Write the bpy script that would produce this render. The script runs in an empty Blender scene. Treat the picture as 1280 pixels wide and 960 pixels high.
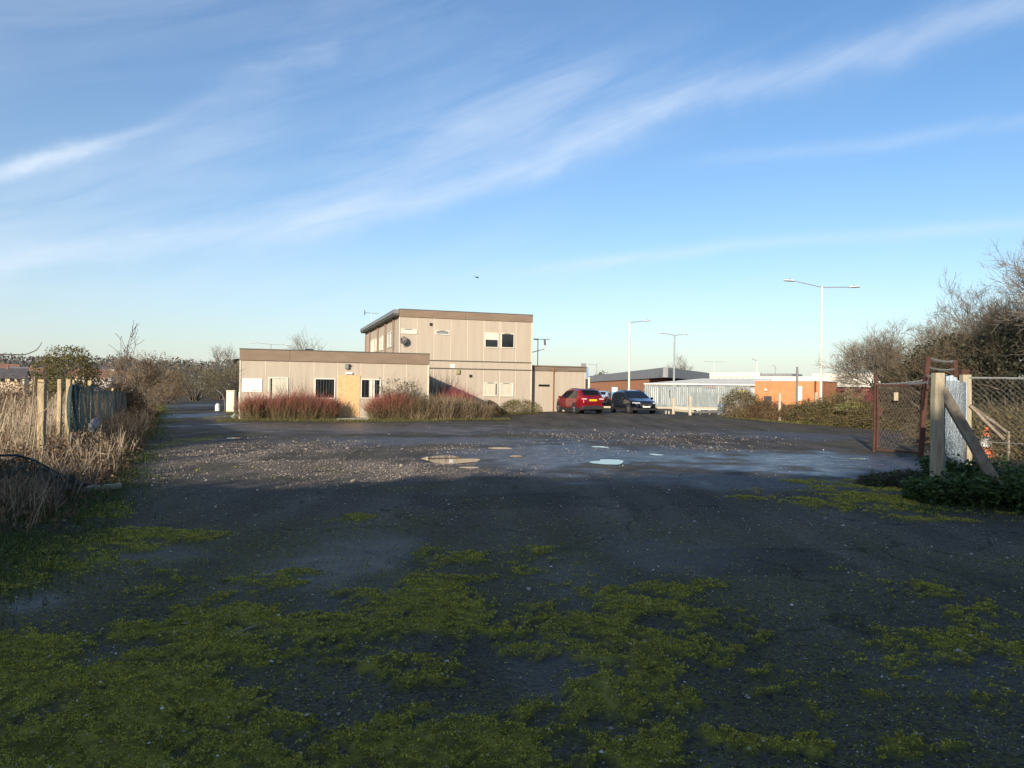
import bpy, math, random
import numpy as np
from mathutils import Matrix, Vector, Euler
# ------------------------------------------------------------------ camera, sky, sun
scene = bpy.context.scene
COL = scene.collection
F_PX, EYE, HOR, ROLL = 950.0, 1.65, 486.0, 0.014     # lens in photo pixels, eye height, horizon row, roll
SUN_EL, SUN_DIR = math.radians(14.5), math.radians(20.0)   # the light travels 20 degrees right of straight ahead
cam_d = bpy.data.cameras.new('camera'); cam = bpy.data.objects.new('camera', cam_d); COL.objects.link(cam)
cam_d.sensor_width = 36.0; cam_d.lens = 36.0 * F_PX / 1280.0; cam_d.clip_start = 0.05; cam_d.clip_end = 12000
cam.matrix_world = Matrix.Translation((0, 0, EYE)) @ Matrix.Rotation(math.radians(90) + math.atan((HOR - 480) / F_PX), 4, 'X') @ Matrix.Rotation(ROLL, 4, 'Z')
scene.camera = cam
vs = scene.view_settings
vs.view_transform = 'Standard'; vs.look = 'None'; vs.exposure = 0.42; vs.gamma = 1.0; vs.use_curve_mapping = False

sl = bpy.data.lights.new('sun', 'SUN'); sl.energy = 5.0; sl.angle = math.radians(0.55); sl.color = (1.0, 0.885, 0.74)
sun = bpy.data.objects.new('sun', sl); COL.objects.link(sun)
sdir = Vector((math.sin(SUN_DIR) * math.cos(SUN_EL), math.cos(SUN_DIR) * math.cos(SUN_EL), -math.sin(SUN_EL)))
sun.rotation_euler = sdir.to_track_quat('-Z', 'Y').to_euler()

world = bpy.data.worlds.new('World'); scene.world = world; world.use_nodes = True
def build_world():
    nt = world.node_tree; N = nt.nodes; L = nt.links; N.clear()
    def nd(t, **k):
        n = N.new(t)
        for a, b in k.items(): setattr(n, a, b)
        return n
    def mth(op, a, b=None, c=None, clamp=False):
        n = nd('ShaderNodeMath', operation=op, use_clamp=clamp)
        for i, v in enumerate((a, b, c)):
            if v is None: continue
            if isinstance(v, (int, float)): n.inputs[i].default_value = v
            else: L.new(v, n.inputs[i])
        return n.outputs[0]
    sky = nd('ShaderNodeTexSky', sky_type='NISHITA', sun_disc=False)
    sky.sun_elevation = SUN_EL
    sky.sun_rotation = math.atan2(-sdir.x, -sdir.y)
    sky.altitude = 60; sky.air_density = 1.0; sky.dust_density = 1.0; sky.ozone_density = 1.6
    tc = nd('ShaderNodeTexCoord'); sep = nd('ShaderNodeSeparateXYZ'); L.new(tc.outputs['Generated'], sep.inputs[0])
    X, Y, Z = sep.outputs
    az = mth('ARCTAN2', X, Y); el = mth('ARCSINE', Z)
    comb = nd('ShaderNodeCombineXYZ'); L.new(az, comb.inputs[0]); L.new(el, comb.inputs[1])
    # gentle warp so that the streaks feather
    wn = nd('ShaderNodeTexNoise'); wn.inputs['Scale'].default_value = 5.0; wn.inputs['Detail'].default_value = 6; wn.inputs['Roughness'].default_value = 0.6
    L.new(comb.outputs[0], wn.inputs['Vector'])
    warp = mth('MULTIPLY', mth('SUBTRACT', wn.outputs[0], 0.5), 0.075)
    elw = mth('ADD', el, warp)
    # fibres drawn out along the streaks
    mp = nd('ShaderNodeMapping'); mp.inputs['Rotation'].default_value = (0, 0, math.radians(-19)); mp.inputs['Scale'].default_value = (1, 1, 1)
    L.new(comb.outputs[0], mp.inputs[0])
    mp2 = nd('ShaderNodeMapping'); mp2.inputs['Scale'].default_value = (3.4, 24.0, 1); L.new(mp.outputs[0], mp2.inputs[0])
    fb = nd('ShaderNodeTexNoise'); fb.inputs['Scale'].default_value = 1.0; fb.inputs['Detail'].default_value = 8; fb.inputs['Roughness'].default_value = 0.62; fb.inputs['Distortion'].default_value = 0.6
    L.new(mp2.outputs[0], fb.inputs['Vector'])
    fib = fb.outputs[0]
    mp3 = nd('ShaderNodeMapping'); mp3.inputs['Scale'].default_value = (2.0, 5.0, 1); mp3.inputs['Location'].default_value = (3.3, 1.7, 0); L.new(mp.outputs[0], mp3.inputs[0])
    vb = nd('ShaderNodeTexNoise'); vb.inputs['Scale'].default_value = 1.0; vb.inputs['Detail'].default_value = 5; L.new(mp3.outputs[0], vb.inputs['Vector'])
    def ae(px, py):
        d = ((px - 640 + (py - 480) * ROLL) / F_PX, 1.0, (HOR - (py - (px - 640) * ROLL)) / F_PX)
        return math.atan2(d[0], d[1]), math.atan2(d[2], math.hypot(d[0], d[1]))
    A0, A1 = -1.0, 1.0
    total = None
    def streak(pts, width, amp, fade, fibre=0.42):
        """pts: centre line; width: gaussian half width in radians; fade: [(azimuth 0..1, weight)]"""
        nonlocal total
        t = mth('DIVIDE', mth('SUBTRACT', az, A0), A1 - A0, clamp=True)
        fc = nd('ShaderNodeFloatCurve'); cv = fc.mapping.curves[0]
        q = sorted(ae(*p) for p in pts)
        xs = [((a - A0) / (A1 - A0), e) for a, e in q]
        s0 = (xs[1][1] - xs[0][1]) / (xs[1][0] - xs[0][0]); s1 = (xs[-1][1] - xs[-2][1]) / (xs[-1][0] - xs[-2][0])
        xs = [(0.0, max(0.0, xs[0][1] - s0 * xs[0][0]))] + xs + [(1.0, min(1.0, max(0, xs[-1][1] + s1 * (1 - xs[-1][0]))))]
        cv.points[0].location = xs[0]; cv.points[1].location = xs[-1]
        for p in xs[1:-1]: cv.points.new(*p)
        fc.mapping.update(); L.new(t, fc.inputs['Value'])
        d = mth('DIVIDE', mth('SUBTRACT', mth('ADD', el, mth('MULTIPLY', warp, 0.22 if width < 0.012 else 1.0)), fc.outputs[0]), width)
        g = mth('POWER', 2.718, mth('MULTIPLY', mth('MULTIPLY', d, d), -1.0))
        rp = nd('ShaderNodeFloatCurve'); c2 = rp.mapping.curves[0]
        c2.points[0].location = (0, fade[0][1]); c2.points[1].location = (1, fade[-1][1])
        for p in fade: c2.points.new((ae(p[0], 200)[0] - A0) / (A1 - A0), p[1])
        rp.mapping.update(); L.new(t, rp.inputs['Value'])
        f2 = mth('ADD', mth('MULTIPLY', mth('MULTIPLY', mth('SUBTRACT', fib, 0.34, clamp=True), 3.1), fibre * 1.5), 1.0 - fibre)
        v = mth('MULTIPLY', mth('MULTIPLY', mth('MULTIPLY', g, rp.outputs[0]), f2), amp)
        total = v if total is None else mth('ADD', total, v)
    streak([(0, 338), (200, 305), (400, 276), (560, 243), (700, 192), (850, 132), (1000, 88), (1150, 42), (1280, 6)], 0.018, 0.36,
           [(0, 1.0), (250, .95), (420, .9), (560, .85), (700, .95), (850, .95), (1000, .85), (1150, .8), (1280, .8)], .3)
    streak([(0, 318), (300, 262), (500, 200), (600, 160), (760, 118), (900, 95)], 0.050, 0.20, [(0, .5), (250, .5), (480, .95), (620, 1.0), (800, .55), (960, .1), (1200, 0)], .8)
    streak([(0, 214), (60, 200), (130, 182), (230, 130), (300, 100), (400, 70)], 0.013, 0.44, [(0, 1.0), (90, .9), (150, .45), (220, .22), (300, .2), (360, .42), (405, .4), (430, .05), (520, 0)], .8)
    streak([(0, 270), (200, 205), (330, 140)], 0.045, 0.20, [(0, .8), (150, .9), (300, .7), (400, .15), (520, 0)], .7)
    streak([(600, 345), (760, 326), (900, 310), (1100, 293), (1280, 279)], 0.008, 0.32, [(500, 0), (660, .35), (780, .9), (950, .85), (1100, .8), (1280, .8)], .4)
    streak([(840, 205), (1000, 188), (1150, 170), (1280, 152)], 0.009, 0.18, [(760, 0), (900, .6), (1050, .8), (1180, .9), (1280, .8)], .5)
    streak([(0, 360), (300, 352), (600, 345), (1000, 372)], 0.030, 0.12, [(0, .9), (300, .9), (600, .7), (900, .4), (1200, .2)], .6)
    # thin veil everywhere, more of it to the left
    veil = mth('MULTIPLY', mth('MULTIPLY', mth('SUBTRACT', fib, 0.36, clamp=True), mth('SUBTRACT', vb.outputs[0], 0.33, clamp=True)), 1.5)
    lf = nd('ShaderNodeMapRange'); lf.inputs[1].default_value = 0.5; lf.inputs[2].default_value = -0.7; lf.inputs[3].default_value = 0.35; lf.inputs[4].default_value = 1.25
    L.new(az, lf.inputs[0])
    veil2 = mth('ADD', mth('MULTIPLY', veil, lf.outputs[0]), mth('MULTIPLY', mth('SUBTRACT', lf.outputs[0], 0.35), 0.10))
    total = mth('ADD', total, veil2)
    up = nd('ShaderNodeMapRange'); up.inputs[1].default_value = 0.0; up.inputs[2].default_value = 0.06; L.new(el, up.inputs[0])
    total = mth('MULTIPLY', total, up.outputs[0], clamp=True)
    # pale band of air low in the sky
    hz = mth('MULTIPLY', mth('POWER', 2.718, mth('DIVIDE', mth('MAXIMUM', el, 0.0), -0.085)), HAZE_AMT)
    hs = nd('ShaderNodeHueSaturation'); hs.inputs['Hue'].default_value = 0.5; hs.inputs['Saturation'].default_value = SKY_SAT; hs.inputs['Value'].default_value = 1.0
    L.new(sky.outputs[0], hs.inputs['Color'])
    tint = nd('ShaderNodeMix', data_type='RGBA', blend_type='MULTIPLY'); tint.inputs[0].default_value = 1.0
    L.new(hs.outputs[0], tint.inputs[6]); tint.inputs[7].default_value = SKY_TINT
    mx = nd('ShaderNodeMix', data_type='RGBA'); L.new(total, mx.inputs[0]); mh = nd('ShaderNodeMix', data_type='RGBA'); L.new(hz, mh.inputs[0]); L.new(tint.outputs[2], mh.inputs[6]); mh.inputs[7].default_value = HAZE
    L.new(mh.outputs[2], mx.inputs[6])
    mx.inputs[7].default_value = CLOUD
    bg = nd('ShaderNodeBackground'); bg.inputs[1].default_value = SKY_STR; L.new(mx.outputs[2], bg.inputs[0])
    out = nd('ShaderNodeOutputWorld'); L.new(bg.outputs[0], out.inputs[0])
SKY_STR = 0.118;  SKY_SAT = 1.17; SKY_TINT = (.95, 1.02, 1.16, 1); CLOUD = (5.2, 5.9, 6.8, 1)
HAZE_AMT = 0.62; HAZE = (5.45, 5.85, 6.2, 1)
build_world()

# ------------------------------------------------------------------ helpers
rng = np.random.default_rng(7); random.seed(7)
def at(px, py, Y):
    """world point seen at photo pixel (px, py) at depth Y"""
    return np.array([(px - 640 + (py - 480) * ROLL) / F_PX * Y, Y, EYE + (HOR - (py - (px - 640) * ROLL)) / F_PX * Y])
def gnd(px, py):
    """ground point seen at a photo pixel"""
    Y = EYE * F_PX / max(3.0, (py - (px - 640) * ROLL) - HOR)
    return np.array([(px - 640 + (py - 480) * ROLL) / F_PX * Y, Y])
def sstep(a, b, x):
    t = np.clip((x - a) / (b - a), 0, 1); return t * t * (3 - 2 * t)
def _hash(i, j, s):
    h = (i * 374761393 + j * 668265263 + s * 974634599) & 0xFFFFFFFF
    h = ((h ^ (h >> 13)) * 1274126177) & 0xFFFFFFFF
    return ((h ^ (h >> 16)) & 0xFFFF) / 65535.0
def vnoise(x, y, s=0):
    xi = np.floor(x).astype(np.int64); yi = np.floor(y).astype(np.int64); fx = x - xi; fy = y - yi
    fx = fx * fx * (3 - 2 * fx); fy = fy * fy * (3 - 2 * fy)
    a = _hash(xi, yi, s); b = _hash(xi + 1, yi, s); c = _hash(xi, yi + 1, s); d = _hash(xi + 1, yi + 1, s)
    return (a * (1 - fx) + b * fx) * (1 - fy) + (c * (1 - fx) + d * fx) * fy
def fbm(x, y, oct=4, s=0, gain=0.5):
    v = 0; a = 1; t = 0
    for k in range(oct):
        v = v + a * vnoise(x * 2 ** k + 17.3 * k, y * 2 ** k - 9.1 * k, s + k); t += a; a *= gain
    return v / t

class MB:
    def __init__(self): self.v = []; self.f = []; self.m = []; self.n = 0
    def add(self, verts, faces, mi=0):
        verts = np.asarray(verts, float).reshape(-1, 3); faces = np.asarray(faces, dtype=np.int64)
        self.v.append(verts); self.f.append(faces + self.n); self.m.append(np.full(len(faces), mi)); self.n += len(verts); return self
    def mesh(self, name, mats, smooth=False):
        me = bpy.data.meshes.new(name)
        V = np.concatenate(self.v); me.vertices.add(len(V)); me.vertices.foreach_set('co', V.astype(np.float32).ravel())
        loops = np.concatenate([f.ravel() for f in self.f]); tot = np.concatenate([np.full(len(f), f.shape[1]) for f in self.f])
        start = np.concatenate([[0], np.cumsum(tot)[:-1]])
        me.loops.add(len(loops)); me.loops.foreach_set('vertex_index', loops.astype(np.int32))
        me.polygons.add(len(tot)); me.polygons.foreach_set('loop_start', start.astype(np.int32))
        me.polygons.foreach_set('material_index', np.concatenate(self.m).astype(np.int32))
        me.polygons.foreach_set('use_smooth', np.full(len(tot), smooth))
        for m in (mats if isinstance(mats, (list, tuple)) else [mats]): me.materials.append(m)
        me.update(calc_edges=True)
        return me
    def build(self, name, mats, parent=None, smooth=False, kind=None, loc=None):
        o = bpy.data.objects.new(name, self.mesh(name, mats, smooth)); COL.objects.link(o)
        if parent is not None: o.parent = parent
        if kind: o['kind'] = kind
        if loc is not None: o.location = loc
        return o
    # --- shapes
    def box(self, x0, x1, y0, y1, z0, z1, mi=0, rot=None, org=None):
        v = np.array([(x, y, z) for z in (z0, z1) for y in (y0, y1) for x in (x0, x1)], float)
        if rot is not None: v = v @ np.asarray(rot).T
        if org is not None: v = v + org
        return self.add(v, [(0, 2, 3, 1), (4, 5, 7, 6), (0, 1, 5, 4), (2, 6, 7, 3), (0, 4, 6, 2), (1, 3, 7, 5)], mi)
    def cbox(self, x0, x1, y0, y1, z0, z1, b=0.01, mi=0):
        """box with its front/top edges chamfered on all sides"""
        xs = (x0, x0 + b, x1 - b, x1); ys = (y0, y0 + b, y1 - b, y1); zs = (z0, z0 + b, z1 - b, z1)
        def ring(z, ins):
            i = 1 if ins else 0; c = [(xs[0 + i], ys[1]), (xs[1], ys[0 + i]), (xs[2], ys[0 + i]), (xs[3 - i], ys[1]), (xs[3 - i], ys[2]), (xs[2], ys[3 - i]), (xs[1], ys[3 - i]), (xs[0 + i], ys[2])]
            return [(x, y, z) for x, y in c]
        v = ring(z0, True) + ring(zs[1], False) + ring(zs[2], False) + ring(z1, True)
        f = [(r * 8 + k, r * 8 + (k + 1) % 8, (r + 1) * 8 + (k + 1) % 8, (r + 1) * 8 + k) for r in range(3) for k in range(8)]
        n0 = self.n; self.add(v, f, mi)
        self.n -= 32; self.v.append(np.zeros((0, 3))); self.f.append(np.array([[7, 6, 5, 4, 3, 2, 1, 0], [24, 25, 26, 27, 28, 29, 30, 31]]) + n0); self.m.append(np.full(2, mi)); self.n += 32
        return self
    def tubes(self, P, R, sides=3, mi=0, cap=False):
        P = np.asarray(P, float); R = np.asarray(R, float)
        if P.ndim == 2: P = P[None]; R = np.broadcast_to(R, P.shape[:2])
        N, K, _ = P.shape
        if N == 0: return self
        T = np.gradient(P, axis=1); T /= np.linalg.norm(T, axis=2, keepdims=True) + 1e-9
        ref = np.where(np.abs(T[:, :1, 2:3]) > 0.9, np.array([1.0, 0, 0]), np.array([0, 0, 1.0]))
        A = np.cross(T, np.broadcast_to(ref, T.shape)); A /= np.linalg.norm(A, axis=2, keepdims=True) + 1e-9
        B = np.cross(T, A)
        th = np.arange(sides) * 2 * math.pi / sides
        V = P[:, :, None, :] + R[:, :, None, None] * (A[:, :, None, :] * np.cos(th)[:, None] + B[:, :, None, :] * np.sin(th)[:, None])
        idx = np.arange(N * K * sides).reshape(N, K, sides)
        a = idx[:, :-1, :]; b = np.roll(a, -1, 2); d = idx[:, 1:, :]; c = np.roll(d, -1, 2)
        n0 = self.n
        self.add(V.reshape(-1, 3), np.stack([a, b, c, d], -1).reshape(-1, 4), mi)
        if cap:
            self.f.append(np.concatenate([idx[:, 0, ::-1], idx[:, -1, :]]) + n0); self.m.append(np.full(2 * N, mi)); self.v.append(np.zeros((0, 3)))
        return self
    def cyl(self, p0, p1, r0, r1=None, sides=10, mi=0):
        return self.tubes(np.array([[p0, p1]], float), np.array([[r0, r0 if r1 is None else r1]]), sides, mi, cap=True)
    def bar(self, p0, p1, w, h, mi=0, up=(0, 0, 1), jit=0.0, seg=1, cham=0.18):
        """squared timber or metal bar between two points, chamfered section"""
        p0 = np.array(p0, float); p1 = np.array(p1, float); t = p1 - p0; t /= np.linalg.norm(t)
        up = np.array(up, float)
        if abs(t @ up) > 0.95: up = np.array([0, 1.0, 0])
        a = np.cross(t, up); a /= np.linalg.norm(a); b = np.cross(a, t)
        c = cham; sec = np.array([(-1, -1 + c), (-1 + c, -1), (1 - c, -1), (1, -1 + c), (1, 1 - c), (1 - c, 1), (-1 + c, 1), (-1, 1 - c)]) * 0.5
        rows = []
        for k in range(seg + 1):
            q = p0 + (p1 - p0) * k / seg + (rng.normal(0, jit, 3) if jit else 0)
            rows.append(q + sec[:, :1] * w * a + sec[:, 1:] * h * b)
        idx = np.arange((seg + 1) * 8).reshape(seg + 1, 8)
        x = idx[:-1]; y = np.roll(x, -1, 1); z2 = idx[1:]; z1 = np.roll(z2, -1, 1)
        n0 = self.n
        self.add(np.concatenate(rows), np.stack([x, y, z1, z2], -1).reshape(-1, 4), mi)
        self.f.append(np.stack([idx[0, ::-1], idx[-1]]) + n0); self.m.append(np.full(2, mi)); self.v.append(np.zeros((0, 3)))
        return self
    def grid(self, P, mi=0):
        P = np.asarray(P, float); a, b, _ = P.shape; idx = np.arange(a * b).reshape(a, b)
        return self.add(P.reshape(-1, 3), np.stack([idx[:-1, :-1], idx[1:, :-1], idx[1:, 1:], idx[:-1, 1:]], -1).reshape(-1, 4), mi)
    def leaves(self, r, C, size, flat=0.0, aspect=1.7, mi=0, droop=0.0):
        """one folded leaf (two quads sharing a midrib) at each centre"""
        C = np.asarray(C, float); n = len(C)
        if n == 0: return self
        d = r.normal(0, 1, (n, 3)); d[:, 2] = d[:, 2] * (1 - flat) - droop; d /= np.linalg.norm(d, axis=1, keepdims=True) + 1e-9
        u = r.normal(0, 1, (n, 3)); u[:, 2] += flat * 2.5; u -= (u * d).sum(1, keepdims=True) * d; u /= np.linalg.norm(u, axis=1, keepdims=True) + 1e-9
        s = np.cross(d, u); L_ = (np.broadcast_to(size, n) * r.uniform(0.6, 1.3, n))[:, None]; W = L_ / aspect
        V = np.stack([C - d * L_ * .5, C + s * W * .5 + u * W * .15, C + d * L_ * .5, C - s * W * .5 + u * W * .15], 1)
        i = np.arange(n)[:, None] * 4
        return self.add(V.reshape(-1, 3), np.concatenate([i + [0, 1, 2], i + [0, 2, 3]]), mi)
    def blades(self, r, B, h, w, lean=0.25, mi=0, K=4, bend=0.5):
        """grass blades: narrow strips rising from the base points"""
        B = np.asarray(B, float); n = len(B)
        if n == 0: return self
        h = np.broadcast_to(h, n); a = r.uniform(0, 2 * math.pi, n); l = np.abs(r.normal(0, lean, n)); dirx = np.cos(a) * l; diry = np.sin(a) * l
        fa = r.uniform(0, 2 * math.pi, n); sx = np.cos(fa); sy = np.sin(fa)
        t = np.linspace(0, 1, K)
        P = B[:, None, :] + np.stack([dirx[:, None] * h[:, None] * (t + bend * t * t), diry[:, None] * h[:, None] * (t + bend * t * t), h[:, None] * t * (1 - 0.25 * l[:, None] * t)], -1)
        ww = (np.broadcast_to(w, n)[:, None] * (1 - t * 0.85))[:, :, None] * 0.5
        S = np.stack([sx, sy, 0 * sx], -1)[:, None, :]
        V = np.stack([P - S * ww, P + S * ww], 2)
        idx = np.arange(n * K * 2).reshape(n, K, 2)
        return self.add(V.reshape(-1, 3), np.stack([idx[:, :-1, 0], idx[:, :-1, 1], idx[:, 1:, 1], idx[:, 1:, 0]], -1).reshape(-1, 4), mi)
    def stones(self, r, C, size, mi=0):
        C = np.asarray(C, float); n = len(C)
        o = np.array([(1, 0, 0), (-1, 0, 0), (0, 1, 0), (0, -1, 0), (0, 0, 1), (0, 0, -1)], float)
        s = np.broadcast_to(size, n)
        V = o[None] * (s[:, None, None] * r.uniform(0.55, 1.15, (n, 6, 1)))
        V = V + r.normal(0, 0.18, (n, 6, 3)) * s[:, None, None]; V[:, :, 2] *= 0.7
        a = r.uniform(0, 6.28, n); c, q = np.cos(a)[:, None], np.sin(a)[:, None]
        V = np.stack([V[..., 0] * c - V[..., 1] * q, V[..., 0] * q + V[..., 1] * c, V[..., 2]], -1) + C[:, None, :]
        fc = np.array([(0, 2, 4), (2, 1, 4), (1, 3, 4), (3, 0, 4), (2, 0, 5), (1, 2, 5), (3, 1, 5), (0, 3, 5)])
        return self.add(V.reshape(-1, 3), (np.arange(n)[:, None, None] * 6 + fc).reshape(-1, 3), mi)

def branch(r, pos, d, length, r0, r1, K=4, up=0.1, wig=0.12):
    N = len(pos); P = np.zeros((N, K, 3)); P[:, 0] = pos; d = d.copy(); st = (np.broadcast_to(length, N) / (K - 1))[:, None]
    for k in range(1, K):
        P[:, k] = P[:, k - 1] + d * st
        d = d + r.normal(0, wig, (N, 3)); d[:, 2] += up; d /= np.linalg.norm(d, axis=1, keepdims=True)
    t = np.linspace(0, 1, K)[None]; R = np.broadcast_to(r0, N)[:, None] * (1 - t) + np.broadcast_to(r1, N)[:, None] * t
    return P, R
def spawn(r, P, R, n, t0=0.3, t1=1.0, ang=0.7, sd=0.2, shrink=0.6):
    N, K, _ = P.shape; i = np.repeat(np.arange(N), n); t = r.uniform(t0, t1, N * n) * (K - 1.001); k = t.astype(int); f = (t - k)[:, None]
    pos = P[i, k] * (1 - f) + P[i, k + 1] * f; tan = P[i, k + 1] - P[i, k]; tan /= np.linalg.norm(tan, axis=1, keepdims=True) + 1e-9
    q = r.normal(0, 1, (N * n, 3)); q -= (q * tan).sum(1, keepdims=True) * tan; q /= np.linalg.norm(q, axis=1, keepdims=True) + 1e-9
    a = r.normal(ang, sd, N * n)[:, None]
    d = tan * np.cos(a) + q * np.sin(a)
    rad = (R[i, k] * (1 - f[:, 0]) + R[i, k + 1] * f[:, 0]) * shrink
    return pos, d, rad, t / (K - 1)

def link_empty(name, loc=(0, 0, 0), rz=0.0):
    o = bpy.data.objects.new(name, None); COL.objects.link(o); o.location = loc; o.rotation_euler = (0, 0, rz); o.empty_display_size = 0.2; return o
def tag(o, label, cat, group=None, kind=None):
    o['label'] = label; o['category'] = cat
    if group: o['group'] = group
    if kind: o['kind'] = kind
    return o
def thing(name, label, cat, loc=(0, 0, 0), rz=0.0, group=None):
    return tag(link_empty(name, loc, rz), label, cat, group)
def copy_tree(o, parent=None):
    c = o.copy(); COL.objects.link(c)
    if parent is not None: c.parent = parent
    for ch in list(o.children): copy_tree(ch, c)
    return c

# ------------------------------------------------------------------ materials
def mat(name, col, col2=None, rough=0.7, scale=6.0, bump=0.0, bscale=None, metal=0.0, stretch=(1, 1, 1), detail=5, contrast=(0.35, 0.65), island=0.0, spec=0.5,
        col3=None, coat=0.0, trans=0.0, alpha=None, coords='Object'):
    m = bpy.data.materials.new(name); m.use_nodes = True; nt = m.node_tree; N = nt.nodes; L = nt.links
    b = N['Principled BSDF']; b.inputs['Roughness'].default_value = rough; b.inputs['Metallic'].default_value = metal
    b.inputs['Specular IOR Level'].default_value = spec; b.inputs['Coat Weight'].default_value = coat
    c4 = lambda c: (c[0], c[1], c[2], 1)
    if col2 is None: b.inputs['Base Color'].default_value = c4(col); m.diffuse_color = c4(col)
    else:
        tc = N.new('ShaderNodeTexCoord'); mp = N.new('ShaderNodeMapping'); mp.inputs['Scale'].default_value = stretch; L.new(tc.outputs[coords], mp.inputs[0])
        nz = N.new('ShaderNodeTexNoise'); nz.inputs['Scale'].default_value = scale; nz.inputs['Detail'].default_value = detail; nz.inputs['Roughness'].default_value = 0.6
        L.new(mp.outputs[0], nz.inputs['Vector'])
        rp = N.new('ShaderNodeValToRGB'); e = rp.color_ramp.elements; e[0].position, e[1].position = contrast; e[0].color = c4(col); e[1].color = c4(col2)
        if col3 is not None:
            x = e.new((contrast[0] + contrast[1]) / 2); x.color = c4(col3)
        if island:
            g = N.new('ShaderNodeNewGeometry'); mm = N.new('ShaderNodeMath'); mm.operation = 'MULTIPLY_ADD'; mm.inputs[1].default_value = island; L.new(g.outputs['Random Per Island'], mm.inputs[0])
            sc = N.new('ShaderNodeMath'); sc.operation = 'MULTIPLY_ADD'; sc.inputs[1].default_value = 1 - island; sc.inputs[2].default_value = 0.0; L.new(nz.outputs[0], sc.inputs[0])
            L.new(sc.outputs[0], mm.inputs[2]); L.new(mm.outputs[0], rp.inputs[0])
        else: L.new(nz.outputs[0], rp.inputs[0])
        L.new(rp.outputs[0], b.inputs['Base Color'])
        if bump:
            n2 = N.new('ShaderNodeTexNoise'); n2.inputs['Scale'].default_value = bscale or scale * 4; n2.inputs['Detail'].default_value = 6; L.new(mp.outputs[0], n2.inputs['Vector'])
            bp = N.new('ShaderNodeBump'); bp.inputs['Strength'].default_value = bump; bp.inputs['Distance'].default_value = 0.02; L.new(n2.outputs[0], bp.inputs['Height']); L.new(bp.outputs[0], b.inputs['Normal'])
    if trans:   # thin leaves let some light through
        tr = N.new('ShaderNodeBsdfTranslucent'); src = b.inputs['Base Color'].links
        if src: L.new(src[0].from_socket, tr.inputs[0])
        else: tr.inputs[0].default_value = c4(col)
        ms = N.new('ShaderNodeMixShader'); ms.inputs[0].default_value = trans; L.new(b.outputs[0], ms.inputs[1]); L.new(tr.outputs[0], ms.inputs[2]); L.new(ms.outputs[0], N['Material Output'].inputs[0])
    return m
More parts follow.
